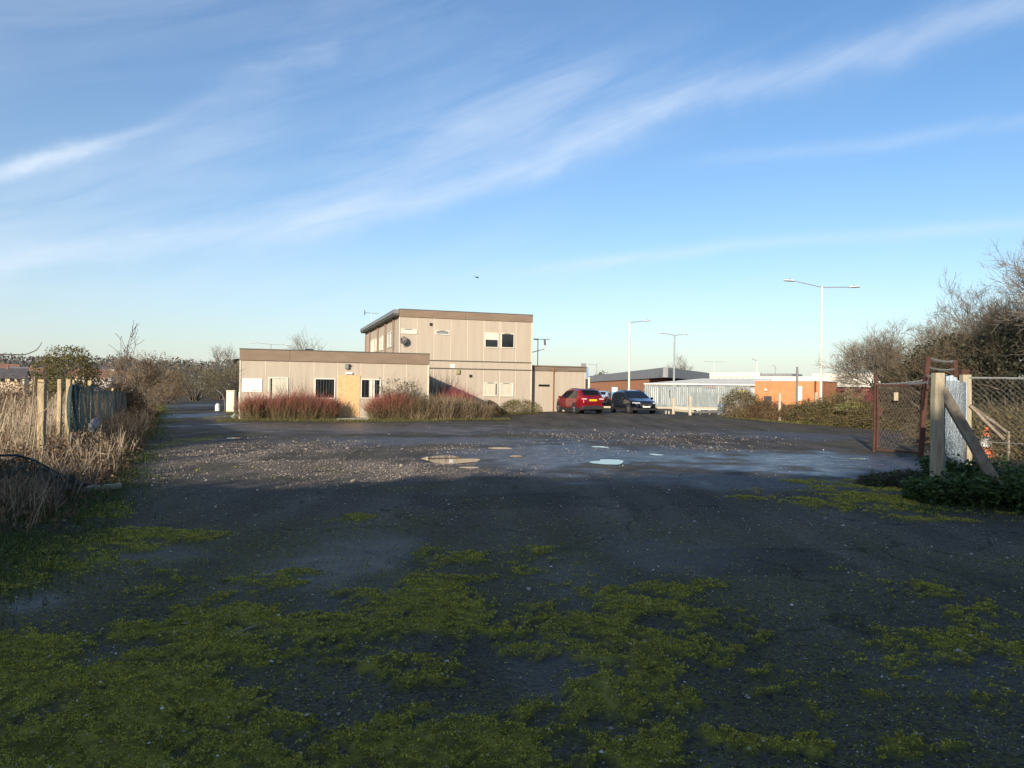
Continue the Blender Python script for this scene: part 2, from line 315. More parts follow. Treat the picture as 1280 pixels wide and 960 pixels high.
# ------------------------------------------------------------------ ground
EDGE = np.array([(-3.2, 0), (-4.0, 3), (-4.4, 6.4), (-4.8, 7.8), (-6.5, 12.7), (-12.3, 26), (-24, 52), (-42, 92), (-62, 140)])
def edge_x(Y): return np.interp(Y, EDGE[:, 1], EDGE[:, 0])
def land_h(x, y):
    d = edge_x(np.clip(y, 0, 140)) - x
    r = np.hypot(x, y)
    drop = -9.0 * sstep(12, 130, d) * sstep(-0.1, 0.25, (-x) / (r + 1)) * sstep(20, 60, r)
    az = np.arctan2(x, y)
    rise = (34 * sstep(260, 1500, r) + 16 * sstep(900, 2600, r) * vnoise(az * 9, r / 900, 5)) * sstep(0.35, -0.25, az)
    rise = rise + 9 * sstep(300, 1600, r)
    return drop + rise
def gmask(x, y):
    """moss, wet, gravel and soil cover of the ground"""
    big = fbm(x * 0.55, y * 0.55, 4, 11); mid = fbm(x * 1.7, y * 1.7, 4, 23); fine = fbm(x * 7.0, y * 7.0, 3, 31); vf = fbm(x * 24, y * 24, 2, 37)
    moss = np.zeros_like(x); wet = np.zeros_like(x); grav = np.zeros_like(x)
    def blob(px, py, rx, ry, soft=0.55):
        c = gnd(px, py); sx = abs(gnd(px + rx, py)[0] - c[0]); sy = abs(gnd(px, py - ry)[1] - gnd(px, py + ry)[1]) / 2
        q = np.hypot((x - c[0]) / sx, (y - c[1]) / sy) + (mid - 0.5) * 1.3 + (big - .5) * 1.1
        return 1 - sstep(.85 - soft, 1.0 + soft * 1.15, q)
    for px, py, rx, ry, a in [(120, 850, 330, 120, .95), (60, 930, 420, 80, 1.0), (330, 800, 170, 60, .75), (230, 775, 200, 30, .85), (470, 770, 120, 22, .7), (110, 705, 90, 16, .95), (250, 672, 110, 7, .9),
                              (555, 702, 55, 17, 1.0), (545, 735, 55, 22, .8), (560, 765, 60, 18, .6), (440, 650, 36, 6, .8), (395, 688, 20, 4, .9), (500, 835, 60, 26, .85), (560, 850, 50, 20, .8), (540, 930, 150, 45, .9), (700, 905, 70, 40, .75),
                              (830, 870, 110, 30, .85), (900, 935, 260, 42, .95), (1010, 890, 120, 40, .8), (1150, 935, 150, 40, .8), (1190, 870, 80, 12, .5), (1000, 850, 300, 60, .42), (820, 800, 200, 60, .38), (640, 720, 140, 50, .3), (300, 740, 160, 30, .6), (730, 760, 90, 40, .45), (690, 700, 60, 30, .4), (960, 770, 110, 34, .5),
                              (1000, 790, 80, 14, .6), (1220, 770, 120, 60, .45), (1100, 820, 160, 30, .45), (870, 740, 120, 30, .35),
                              (1060, 605, 50, 8, .9), (1120, 628, 120, 12, 1.0), (1040, 632, 70, 10, .8), (150, 565, 20, 34, .8), (165, 530, 16, 16, .7), (120, 640, 50, 14, .8), (60, 690, 60, 14, .9), (10, 735, 40, 22, .9), (640, 790, 30, 10, .6), (1240, 640, 70, 10, .7)]:
        moss = np.maximum(moss, a * blob(px, py, rx, ry))
    for px, py, rx, ry, a in [(420, 705, 120, 48, .55), (200, 695, 90, 14, .35), (40, 755, 45, 20, .7), (700, 850, 75, 45, .32), (690, 568, 130, 18, .95), (1010, 576, 180, 17, 1.0), (860, 566, 110, 10, .7), (560, 551, 220, 7, .8), (1180, 840, 110, 30, .3), (380, 790, 90, 20, .3), (840, 690, 90, 26, .3), (720, 720, 60, 30, .3), (900, 600, 240, 10, .45),
                              (450, 534, 210, 7, .85), (230, 520, 60, 5, .8), (210, 508, 50, 5, .7), (700, 540, 200, 5, .4), (1000, 545, 120, 5, .5), (590, 905, 30, 20, .3)]:
        wet = np.maximum(wet, a * blob(px, py, rx, ry, .38))
    for px, py, rx, ry, a in [(240, 575, 110, 24, .75), (400, 586, 190, 13, 1.0), (320, 562, 130, 16, .5), (520, 592, 110, 8, .85), (690, 562, 90, 10, .2), (790, 545, 130, 8, .28), (740, 600, 180, 13, .18), (900, 560, 60, 6, .35), (740, 640, 90, 10, .35), (970, 655, 110, 6, .3), (560, 560, 60, 6, .4), (620, 645, 330, 26, .24), (860, 655, 220, 18, .22)]:
        grav = np.maximum(grav, a * blob(px, py, rx, ry, .5))
    # break the covers up into tufts and bare spots
    m2 = fbm(x * 3.6, y * 3.6, 3, 71)
    T = (big - .5) * .55 + (mid - .5) * .75 + (m2 - .5) * .75 + (fine - .5) * .75 + (vf - .5) * .55
    T = 1 / (1 + np.exp(-T / .115))                      # even spread from 0 to 1
    moss = sstep(-.10, .30, np.clip(moss, 0, .92) * (.93 - .16 * sstep(-1.0, 1.2, x)) - T * .90) * sstep(.05, .3, moss)
    ex = edge_x(y); soil = sstep(0.5, -0.4, x - ex + (mid - 0.5) * 1.6)
    soil = np.maximum(soil, sstep(10.2, 11.4, y - (x - 6.6) * 0.15 + (mid - .5)) * sstep(6.3, 7.4, x - (y - 11.9) * 0.72 + (mid - .5) * .8) * sstep(42, 30, y))
    # planted strips before the offices and under the bramble hedge
    bx, by = x + 12.81, y - 35.8; uu = bx * UX + by * UY; vv = -bx * UY + by * UX
    bed = sstep(-1.55, -1.2, vv + (mid - .5) * .5) * sstep(-.9, -.4, uu) * sstep(13.9, 13.2, uu - vv * .35) * (vv < 12)
    soil = np.maximum(soil, bed)
    hg = sstep(-1.2, -.4, y - hedge_y(x) + (mid - .5)) * sstep(4.0, 2.6, y - hedge_y(x)) * sstep(12.2, 13.2, x)
    soil = np.maximum(soil, hg)
    film = np.clip(sstep(13.5, 4.6, y + (big - .5) * 7) * (.80 + .35 * sstep(2.0, -2.5, x - .2)) + (mid - .5) * .9 + (big - .5) * 2.2 - .12, 0, 1) * (1 - soil)
    gmask.film = film
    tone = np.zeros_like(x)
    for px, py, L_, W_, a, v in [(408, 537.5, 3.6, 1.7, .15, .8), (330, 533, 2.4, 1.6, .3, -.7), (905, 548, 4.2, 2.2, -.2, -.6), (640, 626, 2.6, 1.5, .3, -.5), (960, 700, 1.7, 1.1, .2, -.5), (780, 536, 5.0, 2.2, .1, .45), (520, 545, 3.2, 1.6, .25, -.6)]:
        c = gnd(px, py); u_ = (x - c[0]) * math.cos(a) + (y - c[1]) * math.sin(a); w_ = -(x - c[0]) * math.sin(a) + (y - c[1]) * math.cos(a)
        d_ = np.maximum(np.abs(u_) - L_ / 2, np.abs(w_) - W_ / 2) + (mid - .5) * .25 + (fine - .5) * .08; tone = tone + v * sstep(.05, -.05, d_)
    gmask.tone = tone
    return moss * (1 - soil), wet * (1 - grav * .6), grav, soil, mid, fine, vf
TH = math.radians(18); UX, UY = math.cos(TH), math.sin(TH)
def hedge_y(x): return np.interp(x, [12, 13.2, 17, 24, 40], [49, 46.0, 36.4, 33, 28])

def ground_material():
    m = bpy.data.materials.new('worn asphalt with moss'); m.use_nodes = True; nt = m.node_tree; N = nt.nodes; L = nt.links; b = N['Principled BSDF']
    def att(n):
        a = N.new('ShaderNodeAttribute'); a.attribute_name = n; return a.outputs['Fac']
    def noise(s, d=5, r=.6, v=None):
        n = N.new('ShaderNodeTexNoise'); n.inputs['Scale'].default_value = s; n.inputs['Detail'].default_value = d; n.inputs['Roughness'].default_value = r; L.new(tc.outputs['Object'], n.inputs[0]); return n.outputs[0]
    def mr(v, a, b_, c, d):
        n = N.new('ShaderNodeMapRange'); L.new(v, n.inputs[0]); n.inputs[1].default_value = a; n.inputs[2].default_value = b_; n.inputs[3].default_value = c; n.inputs[4].default_value = d; return n.outputs[0]
    def mul(a, c, op='MULTIPLY'):
        n = N.new('ShaderNodeMath'); n.operation = op
        for i, v in enumerate((a, c)):
            if isinstance(v, (int, float)): n.inputs[i].default_value = v
            else: L.new(v, n.inputs[i])
        return n.outputs[0]
    def mix(f, a, c):
        n = N.new('ShaderNodeMix'); n.data_type = 'RGBA'
        if isinstance(f, (int, float)): n.inputs[0].default_value = f
        else: L.new(f, n.inputs[0])
        for i, v in ((6, a), (7, c)):
            if isinstance(v, tuple): n.inputs[i].default_value = (*v, 1)
            else: L.new(v, n.inputs[i])
        return n.outputs[2]
    tc = N.new('ShaderNodeTexCoord')
    n1 = noise(0.6, 6); n2 = noise(9, 5); n3 = noise(70, 3, .7); n4 = noise(3.0, 5)
    vor = N.new('ShaderNodeTexVoronoi'); vor.inputs['Scale'].default_value = 62; L.new(tc.outputs['Object'], vor.inputs[0])
    vsep = N.new('ShaderNodeSeparateColor'); L.new(vor.outputs['Color'], vsep.inputs[0])
    base = mix(mr(n1, .3, .7, 0, 1), (.052, .044, .034), (.095, .081, .062))
    base = mix(mr(n3, .35, .75, 0, .7), base, (.105, .093, .077))
    cell = mr(vsep.outputs[1], 0, 1, .30, 1.9)
    cm = N.new('ShaderNodeMix'); cm.data_type = 'RGBA'; cm.blend_type = 'MULTIPLY'; cm.inputs[0].default_value = 1; L.new(base, cm.inputs[6]); L.new(cell, cm.inputs[7]); base = cm.outputs[2]
    agg = mul(mr(vsep.outputs[0], .86, .95, 0, 1), mr(vor.outputs['Distance'], .25, .5, 1, 0))
    base = mix(mul(agg, .55), base, (.20, .19, .175))
    base = mix(mul(att('grav'), mr(n2, .35, .7, .35, .9)), base, (.20, .155, .118))
    # long worn streaks, fine cracks
    ms = N.new('ShaderNodeMapping'); ms.inputs['Scale'].default_value = (1.5, .16, 1); ms.inputs['Rotation'].default_value = (0, 0, -.12); L.new(tc.outputs['Object'], ms.inputs[0])
    ns = N.new('ShaderNodeTexNoise'); ns.inputs['Scale'].default_value = 1; ns.inputs['Detail'].default_value = 5; L.new(ms.outputs[0], ns.inputs[0])
    s2 = N.new('ShaderNodeMix'); s2.data_type = 'RGBA'; s2.blend_type = 'MULTIPLY'; s2.inputs[0].default_value = 1; L.new(base, s2.inputs[6]); L.new(mr(ns.outputs[0], .34, .66, .68, 1.28), s2.inputs[7]); base = s2.outputs[2]
    wv = N.new('ShaderNodeVectorMath'); wv.operation = 'MULTIPLY_ADD'; nw = N.new('ShaderNodeTexNoise'); nw.inputs['Scale'].default_value = 1.6; nw.inputs['Detail'].default_value = 4; L.new(tc.outputs['Object'], nw.inputs[0]); L.new(nw.outputs['Color'], wv.inputs[0]); wv.inputs[1].default_value = (.9, .9, 0); L.new(tc.outputs['Object'], wv.inputs[2])
    vc = N.new('ShaderNodeTexVoronoi'); vc.feature = 'DISTANCE_TO_EDGE'; vc.inputs['Scale'].default_value = .42; L.new(wv.outputs[0], vc.inputs[0])
    base = mix(mul(mr(vc.outputs['Distance'], .004, .012, .8, 0), mr(n4, .45, .55, 0, 1)), base, (.012, .011, .010))
    base = mix(mul(att('film'), mr(noise(16, 4, .7), .42, .62, .0, .70)), base, (.150, .145, .024))
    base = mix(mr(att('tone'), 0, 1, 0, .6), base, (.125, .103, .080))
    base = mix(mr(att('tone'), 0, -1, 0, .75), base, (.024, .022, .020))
    base = mix(mul(att('shade_damp'), .8), base, (.020, .019, .017))
    base = mix(mul(att('wet'), mr(n4, .3, .6, .35, .75)), base, (.018, .020, .026))
    soilc = mix(mr(n2, .35, .65, 0, 1), (.045, .034, .022), (.065, .062, .025))
    base = mix(att('soil'), base, soilc)
    mossc = mix(mr(n2, .3, .7, 0, 1), (.135, .128, .022), (.33, .30, .048))
    mossc = mix(mr(noise(4.5, 5), .4, .62, .55, 0), mossc, (.05, .055, .010))
    mossc = mix(mr(n4, .52, .7, 0, .55), mossc, (.17, .125, .036))
    base = mix(mul(att('moss'), .88), base, mossc)
    L.new(base, b.inputs['Base Color'])
    rough = mr(n2, .3, .7, .82, .97)
    wetr = mr(n4, .3, .7, .20, .42)
    rm = N.new('ShaderNodeMix'); L.new(att('wet'), rm.inputs[0]); L.new(rough, rm.inputs[2]); L.new(wetr, rm.inputs[3])
    r2 = N.new('ShaderNodeMix'); L.new(att('moss'), r2.inputs[0]); L.new(rm.outputs[0], r2.inputs[2]); r2.inputs[3].default_value = .95
    L.new(r2.outputs[0], b.inputs['Roughness'])
    h = mul(mul(n3, .5), mul(vor.outputs['Distance'], .6), 'ADD')
    bp = N.new('ShaderNodeBump'); bp.inputs['Distance'].default_value = .012; bp.inputs['Strength'].default_value = .8; L.new(h, bp.inputs['Height']); L.new(bp.outputs[0], b.inputs['Normal'])
    sp_ = N.new('ShaderNodeMix'); L.new(att('wet'), sp_.inputs[0]); sp_.inputs[2].default_value = .15; sp_.inputs[3].default_value = .65; L.new(sp_.outputs[0], b.inputs['Specular IOR Level'])
    return m
M_GROUND = ground_material()

PUDDLES = [(562, 573, 33, 4.2), (760, 576, 20, 2.7), (625, 559, 14, 1.6), (645, 569.5, 9, 1.3), (586, 583, 10, 1.2), (750, 557.5, 9, 1.0), (293, 546.5, 11, 1.0), (820, 567, 7, .9), (1070, 572, 10, .8)]
SCOL = np.concatenate([np.linspace(-1.05, -.74, 24)[:-1], np.linspace(-.74, .74, 430), np.linspace(.74, 1.05, 24)[1:]])
def scol(x, y): return np.clip(np.interp(x / (y + 2.0), SCOL, np.arange(len(SCOL))).astype(int), 0, len(SCOL) - 2)
def ground():
    s = SCOL; K = 480
    yr = np.concatenate([np.geomspace(1.0 + 2, 42 + 2, K - 90) - 2, np.geomspace(42.7 + 2, 170, 90) - 2])
    S, Yr = np.meshgrid(s, yr); X = S * (Yr + 2.0)
    moss, wet, grav, soil, mid, fine, vf = gmask(X, Yr)
    Z = land_h(X, Yr) + (fbm(X * .28, Yr * .28, 3, 3) - .5) * .05 * sstep(60, 30, Yr) + (mid - .5) * .012
    near = sstep(28, 6, Yr); shade_damp = np.clip(sstep(8.5, 4.5, Yr + (mid - .5) * 3) * .35 + moss * .6, 0, 1); film = gmask.film; gmask.film_grid = film  # near ground darkened in colour to deepen its shade; damp ground under moss too
    Z += moss * (0.006 + 0.034 * np.clip(fine - .3, 0, 1) * 1.6 + .022 * vf) * near + soil * (.05 * fine + .03 * mid) * sstep(60, 20, Yr)
    Z += (vf - .5) * .005 * near + .13 * sstep(41, 47, Yr) * sstep(.5, 3, X) * sstep(17, 12, X)
    # puddle hollows
    for px, py, rx, ry in PUDDLES:
        c = gnd(px, py); sx = abs(gnd(px + rx, py)[0] - c[0]); sy = abs(gnd(px, py - ry)[1] - gnd(px, py + ry)[1]) / 2
        q = np.hypot((X - c[0]) / sx, (Yr - c[1]) / sy) + (mid - .5) * .5
        w = 1 - sstep(.75, 1.7, q)
        Z = Z * (1 - w) + (-.045) * w
    mb = MB(); mb.grid(np.stack([X, Yr, Z], -1))
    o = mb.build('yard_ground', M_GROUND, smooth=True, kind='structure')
    for nme, a in (('moss', moss), ('wet', wet), ('grav', grav), ('soil', soil), ('shade_damp', shade_damp), ('film', film), ('tone', gmask.tone)):
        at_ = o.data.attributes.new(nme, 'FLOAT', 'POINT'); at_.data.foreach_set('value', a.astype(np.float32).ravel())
    return o, (X, Yr, Z, moss, grav, soil)
YARD, (GX, GY, GZ, GM, GG, GS) = ground()
def gz(x, y):
    """height of the yard at points"""
    x = np.asarray(x, float); y = np.asarray(y, float); yr = GY[:, 0]
    i = np.clip(np.searchsorted(yr, y) - 1, 0, len(yr) - 2); j = scol(x, y)
    return GZ[i, j]
# puddles: still water in the hollows
M_WATER = mat('puddle water', (.03, .028, .022), rough=.015, spec=1.0)
for px, py, rx, ry in PUDDLES:
    c = gnd(px, py); sx = abs(gnd(px + rx, py)[0] - c[0]) * 1.15; sy = abs(gnd(px, py - ry)[1] - gnd(px, py + ry)[1]) / 2 * 1.15
    th = np.linspace(0, 2 * math.pi, 33)[:-1]
    wob = 1 + .30 * (vnoise(th * 0 + px, np.cos(th) * 1.3 + py, 3) - .5) + .22 * np.sin(2 * th + px) + .12 * np.sin(3 * th + py); ring = np.stack([c[0] + sx * wob * np.cos(th), c[1] + sy * wob * np.sin(th), np.zeros(32)], -1)
    mb = MB(); mb.add(np.concatenate([[[c[0], c[1], 0]], ring]) + [0, 0, -.022], [(0, 1 + k, 1 + (k + 1) % 32) for k in range(32)])
    mb.build('puddle', M_WATER, kind='structure')

# the land all round, sinking left of the lane to a valley and rising beyond
M_LAND = mat('fields and scrub', (.050, .042, .022), (.085, .090, .035), rough=.95, scale=.02, detail=8, col3=(.075, .058, .034))
def land():
    th = np.linspace(-math.pi, math.pi, 181); r = np.concatenate([[0.0], np.geomspace(2, 5200, 90)])
    T, R = np.meshgrid(th, r); X = np.sin(T) * R; Y = np.cos(T) * R
    Z = land_h(X, Y) - .35 * sstep(168, 0.1, np.where(Y > 0, Y, 0)) - .12
    Z += (fbm(X / 90, Y / 90, 4, 77) - .5) * 9 * sstep(250, 700, R)
    mb = MB(); mb.grid(np.stack([X, Y, Z], -1)); return mb.build('land', M_LAND, smooth=True, kind='structure')
land()

# moss cushions, stones and grit as loose cover
M_MOSS = mat('moss tufts', (.09, .082, .016), (.92, .82, .15), rough=.95, scale=14, island=.6, contrast=(.15, .85), col3=(.40, .365, .06), trans=.3)
def moss_tufts():
    r = np.random.default_rng(3); n = 2600000
    Y = 2.3 * np.exp(r.uniform(0, math.log(15.5 / 2.3), n)); X = r.uniform(-.76, .76, n) * (Y + .5)
    yr = GY[:, 0]; i = np.clip(np.searchsorted(yr, Y) - 1, 0, len(yr) - 2); j = scol(X, Y)
    fl_ = np.clip(gmask.film_grid[i, j] - .25, 0, 1) * fbm(X * 5, Y * 5, 3, 44); keep = (r.uniform(0, 1, n) < np.maximum(GM[i, j] * 0.42 * (GM[i, j] > .12), fl_ * .06) * np.clip((Y / 4.0), .6, 1))
    idx = np.nonzero(keep)[0]
    if len(idx) > 170000: idx = r.choice(idx, 170000, replace=False)
    X, Y, Z = X[idx], Y[idx], GZ[i[idx], j[idx]]; n = len(X)
    sz = (0.0060 + 0.0013 * Y) * r.uniform(.6, 1.35, n)
    mb = MB(); d = r.normal(0, 1, (n, 2, 3)); d[:, :, 2] = np.abs(d[:, :, 2]) * .75 + .12; d /= np.linalg.norm(d, axis=2, keepdims=True)
    C = np.stack([X, Y, Z - .002], -1)[:, None, :]
    s = np.cross(d, r.normal(0, 1, (n, 2, 3))); s /= np.linalg.norm(s, axis=2, keepdims=True)
    V = np.stack([C - s * sz[:, None, None] * .34, C + s * sz[:, None, None] * .34, C + d * sz[:, None, None]], 2)
    mb.add(V.reshape(-1, 3), np.arange(n * 6).reshape(-1, 3))
    mb.build('moss', M_MOSS, kind='stuff'); print('moss tufts', n)
moss_tufts()
M_STONE = mat('pale limestone chippings', (.16, .128, .096), (.36, .305, .25), rough=.85, scale=30, island=.8, contrast=(.2, .8))
M_GRIT = mat('pale grit', (.16, .145, .125), (.78, .74, .66), rough=.85, scale=30, island=.85, contrast=(.15, .95))
def in_puddle(x, y):
    k = np.zeros(len(x), bool)
    for px, py, rx, ry in PUDDLES:
        c = gnd(px, py); sx = abs(gnd(px + rx, py)[0] - c[0]); sy = abs(gnd(px, py - ry)[1] - gnd(px, py + ry)[1]) / 2; k |= np.hypot((x - c[0]) / sx, (y - c[1]) / sy) < 1.25
    return k
def gravel():
    r = np.random.default_rng(5); n = 700000
    Y = 9 * np.exp(r.uniform(0, math.log(44 / 9.), n)); X = r.uniform(-.7, .7, n) * Y
    yr = GY[:, 0]; i = np.clip(np.searchsorted(yr, Y) - 1, 0, len(yr) - 2); j = scol(X, Y)
    dens = GG[i, j] ** 1.4 * np.clip(fbm(X * 1.3, Y * 1.3, 3, 91) * 2.2 - .55, 0, 1.3)
    idx = np.nonzero(r.uniform(0, 1, n) < dens * 1.0)[0]
    idx = idx[~in_puddle(X[idx], Y[idx])]
    if len(idx) > 24000: idx = r.choice(idx, 24000, replace=False)
    sz = r.lognormal(math.log(.0082), .5, len(idx)) * np.clip(Y[idx] / 18, .8, 1.5)
    mb = MB(); mb.stones(r, np.stack([X[idx], Y[idx], GZ[i[idx], j[idx]] + sz * .3], -1), sz)
    mb.build('gravel', M_STONE, kind='stuff'); print('gravel', len(idx))
    # grit and odd white stones strewn over the whole yard
    n = 17000; Y = 2.6 * np.exp(r.uniform(0, math.log(48 / 2.6), n)); X = r.uniform(-.72, .72, n) * Y
    i = np.clip(np.searchsorted(yr, Y) - 1, 0, len(yr) - 2); j = scol(X, Y)
    k = (GS[i, j] < .3) & ~in_puddle(X, Y) & (r.uniform(0, 1, n) < np.where(Y > 15, .45, 1) * np.clip(.25 + fbm(X * .8, Y * .8, 3, 55), 0, 1)); X, Y, Z = X[k], Y[k], GZ[i[k], j[k]]
    sz = r.lognormal(math.log(.0046), .55, len(X)) * np.clip(.45 + Y * .075, .5, 1.25)
    mb = MB(); mb.stones(r, np.stack([X, Y, Z + sz * .45], -1), sz)
    mb.build('strewn_grit', M_GRIT, kind='stuff')
gravel()
# ------------------------------------------------------------------ the offices
M_PANEL = mat('beige coated panel', (.375, .312, .236), (.44, .372, .287), rough=.75, scale=1.0, stretch=(3.5, 3.5, .3), contrast=(.25, .7), detail=8, bump=.05, bscale=120)
M_JOINT = mat('pale joint strip', (.55, .475, .365), (.62, .54, .42), rough=.7, scale=3)
M_FASCIA = mat('brown fascia', (.185, .130, .085), (.225, .160, .108), rough=.7, scale=.8, stretch=(1, 1, 3))
M_FASCIA2 = mat('weathered brown fascia', (.10, .075, .055), (.24, .185, .13), rough=.8, scale=1.4, stretch=(.5, 1, 9), contrast=(.3, .7))
M_CAP = mat('dark roof edge', (.065, .06, .045), (.09, .085, .06), rough=.6, scale=4)
M_FELT = mat('roof felt', (.09, .09, .09), (.12, .12, .12), rough=.9, scale=2)
M_FRAME = mat('off white frame', (.62, .58, .48), (.70, .66, .56), rough=.5, scale=5)
M_GLASSD = mat('dark window glass', (.012, .014, .016), rough=.06, spec=.6)
M_GLASSG = mat('grey window glass', (.16, .17, .17), (.22, .23, .23), rough=.12, scale=3, spec=.6)
M_BLIND = mat('cream blind', (.55, .53, .43), (.62, .60, .50), rough=.6, scale=2, stretch=(8, 8, .3))
M_BOARD = mat('pale window board', (.47, .43, .32), (.56, .52, .40), rough=.7, scale=1.5, stretch=(3, 3, .5))
M_BLACK = mat('black plastic', (.02, .02, .02), rough=.5)
M_DARKBAR = mat('dark metal bar', (.05, .045, .045), rough=.5)
M_WHITE = mat('white board', (.72, .70, .64), (.80, .78, .72), rough=.5, scale=2)
M_GREYTXT = mat('grey print', (.36, .36, .34), rough=.6)
M_CONC = mat('concrete', (.22, .21, .18), (.32, .30, .26), rough=.9, scale=6, bump=.2)
M_RUSTPIPE = mat('brown pipe', (.20, .085, .035), (.27, .13, .06), rough=.6, scale=8)
M_GREYMET = mat('grey metal', (.22, .22, .22), (.30, .30, .29), rough=.45, metal=.5, scale=6)
def osb_material():
    m = bpy.data.materials.new('strand board'); m.use_nodes = True; nt = m.node_tree; N = nt.nodes; L = nt.links; b = N['Principled BSDF']; b.inputs['Roughness'].default_value = .75
    tc = N.new('ShaderNodeTexCoord'); nz = N.new('ShaderNodeTexNoise'); nz.inputs['Scale'].default_value = 5; L.new(tc.outputs['Object'], nz.inputs[0])
    mp = N.new('ShaderNodeVectorMath'); mp.operation = 'MULTIPLY_ADD'; L.new(nz.outputs['Color'], mp.inputs[0]); mp.inputs[1].default_value = (.35, .35, .35); L.new(tc.outputs['Object'], mp.inputs[2])
    v = N.new('ShaderNodeTexVoronoi'); v.inputs['Scale'].default_value = 17; L.new(mp.outputs[0], v.inputs[0])
    s = N.new('ShaderNodeSeparateColor'); L.new(v.outputs['Color'], s.inputs[0])
    r = N.new('ShaderNodeValToRGB'); r.color_ramp.elements[0].color = (.50, .30, .13, 1); r.color_ramp.elements[1].color = (.68, .45, .22, 1); L.new(s.outputs[0], r.inputs[0]); L.new(r.outputs[0], b.inputs[0])
    return m
M_OSB = osb_material()

B0 = np.array([-12.81, 35.8, 0.0]); U = np.array([UX, UY, 0]); V = np.array([-UY, UX, 0])
def uz(px, py, v):
    """office coordinates (along the front, height) of a photo pixel on the plane at depth v"""
    d = at(px, py, 1.0) - np.array([0, 0, EYE]); n = V; o = np.array([0, 0, EYE])
    t = ((B0 + V * v - o) @ n) / (d @ n); p = o + d * t; q = p - B0
    return q @ U, p[2]
def vz(px, py, u):
    d = at(px, py, 1.0) - np.array([0, 0, EYE]); o = np.array([0, 0, EYE])
    t = ((B0 + U * u - o) @ U) / (d @ U); p = o + d * t; q = p - B0
    return q @ V, p[2]
def rect(x0, y0, x1, y1, v):
    a = uz(x0, (y0 + y1) / 2, v)[0]; b = uz(x1, (y0 + y1) / 2, v)[0]; xm = (x0 + x1) / 2
    return a, b, uz(xm, y1, v)[1], uz(xm, y0, v)[1]
def office(name, label, u0, v0): return thing(name, label, 'office building', tuple(B0 + U * u0 + V * v0), TH)
def part(mb, name, m, parent, label=None, **k):
    o = mb.build(name, m, parent, **k)
    if label: o['label'] = label
    return o
def window(parent, r, org, kind='dark', bars=0, blind=0.0, label=None, slot=0.0, strip=None, fw=.055):
    """framed window let into the front wall; r = (u0, u1, z0, z1) in office coordinates"""
    u0, u1, z0, z1 = r[0] - org[0], r[1] - org[0], r[2], r[3]
    f = MB(); d0, d1 = -.045, .02
    f.cbox(u0 - fw, u1 + fw, d0, d1, z1, z1 + fw, .008); f.cbox(u0 - fw, u1 + fw, d0 - .02, d1, z0 - fw, z0, .008)
    f.cbox(u0 - fw, u0, d0, d1, z0 + .001, z1 - .001, .008); f.cbox(u1, u1 + fw, d0, d1, z0 + .001, z1 - .001, .008)
    fr = part(f, 'window', M_FRAME, parent, label)
    g = MB(); g.box(u0 - .003, u1 + .003, -.012, -.006, z0 - .003, z1 + .003); part(g, 'pane', {'dark': M_GLASSD, 'grey': M_GLASSG, 'board': M_BOARD, 'pale': M_BLIND}[kind], fr)
    if blind:
        b = MB(); b.box(u0 + .004, u1 - .004, -.022, -.016, z1 - (z1 - z0) * blind, z1 - .004); part(b, 'blind', M_BLIND, fr)
    for k in range(bars):
        b = MB(); x = u0 + (u1 - u0) * (k + .8) / (bars + .6); b.cyl((x, -.03, z0), (x, -.03, z1), .011, sides=6); part(b, 'bar', M_DARKBAR, fr)
    if strip:
        b = MB(); b.box(u0 + (u1 - u0) * strip[0], u0 + (u1 - u0) * strip[1], -.022, -.014, z0 + .01, z1 - .01); part(b, strip[2] if len(strip) > 2 else 'gap', strip[3] if len(strip) > 3 else M_GLASSD, fr)
    if slot:
        b = MB(); b.cbox(u0 + (u1 - u0) * .2, u0 + (u1 - u0) * .72, -.06, -.046, z1 + .012, z1 + .05, .004); part(b, 'vent', M_GREYMET, fr)
    return fr
def body_walls(root, w, d, h, plinth=0.0):
    m = MB(); m.box(.02, w - .02, .04, d - .02, -.2, h - .02); return part(m, 'wall', M_PANEL, root)
def front_panels(root, w, n, z0, z1, t=.04, first=0.0):
    pw = w / n
    for k in range(n):
        m = MB(); m.cbox(k * pw + .022, (k + 1) * pw - .022, 0, t, z0, z1, .006); part(m, 'wall_panel', M_PANEL, root)
    for k in range(n + 1):
        m = MB(); x = min(max(k * pw, .02), w - .02); m.cbox(x - .021, x + .021, -.008 if 0 < k < n else -.02, t, z0 - .001, z1 + .001, .004); part(m, 'joint_strip', M_JOINT, root)

# --- single storey block
single = office('single_storey_office', 'low beige flat roofed block with a plywood covered doorway behind red shrubs', 0, 0)
SW, SD = 9.0, 10.3; zf = uz(400, 437.9, 0)[1]; SH = uz(300, 435.6, 0)[1]
body_walls(single, SW, SD, SH - .05); front_panels(single, SW, 8, -.15, zf - .42)
m = MB(); m.box(.0, SW, -.001, SD, SH - .05, SH); part(m, 'roof', M_FELT, single)
fz0, fz1 = SH - .545, SH - .035
m = MB(); m.cbox(-.04, 2.235, -.075, .05, fz0, fz1, .006); part(m, 'fascia', M_FASCIA, single)
m = MB(); m.cbox(2.245, SW + .04, -.075, .05, fz0, fz1, .006); part(m, 'fascia', M_FASCIA, single)
m = MB(); m.cbox(-.055, SW + .055, -.09, .06, SH - .034, SH + .012, .006); part(m, 'roof_edge', M_CAP, single)
m = MB(); m.cbox(-.035, .03, -.03, SD, -.15, fz0 - .002, .006); part(m, 'corner_trim', M_JOINT, single)
m = MB(); m.cbox(SW - .03, SW + .035, -.03, SD, -.15, fz0 - .002, .006); part(m, 'corner_trim', M_JOINT, single)
m = MB(); m.cbox(-.04, -.001, .06, SD, fz0, fz1, .006); part(m, 'fascia', M_FASCIA, single)
O1 = (0, 0)
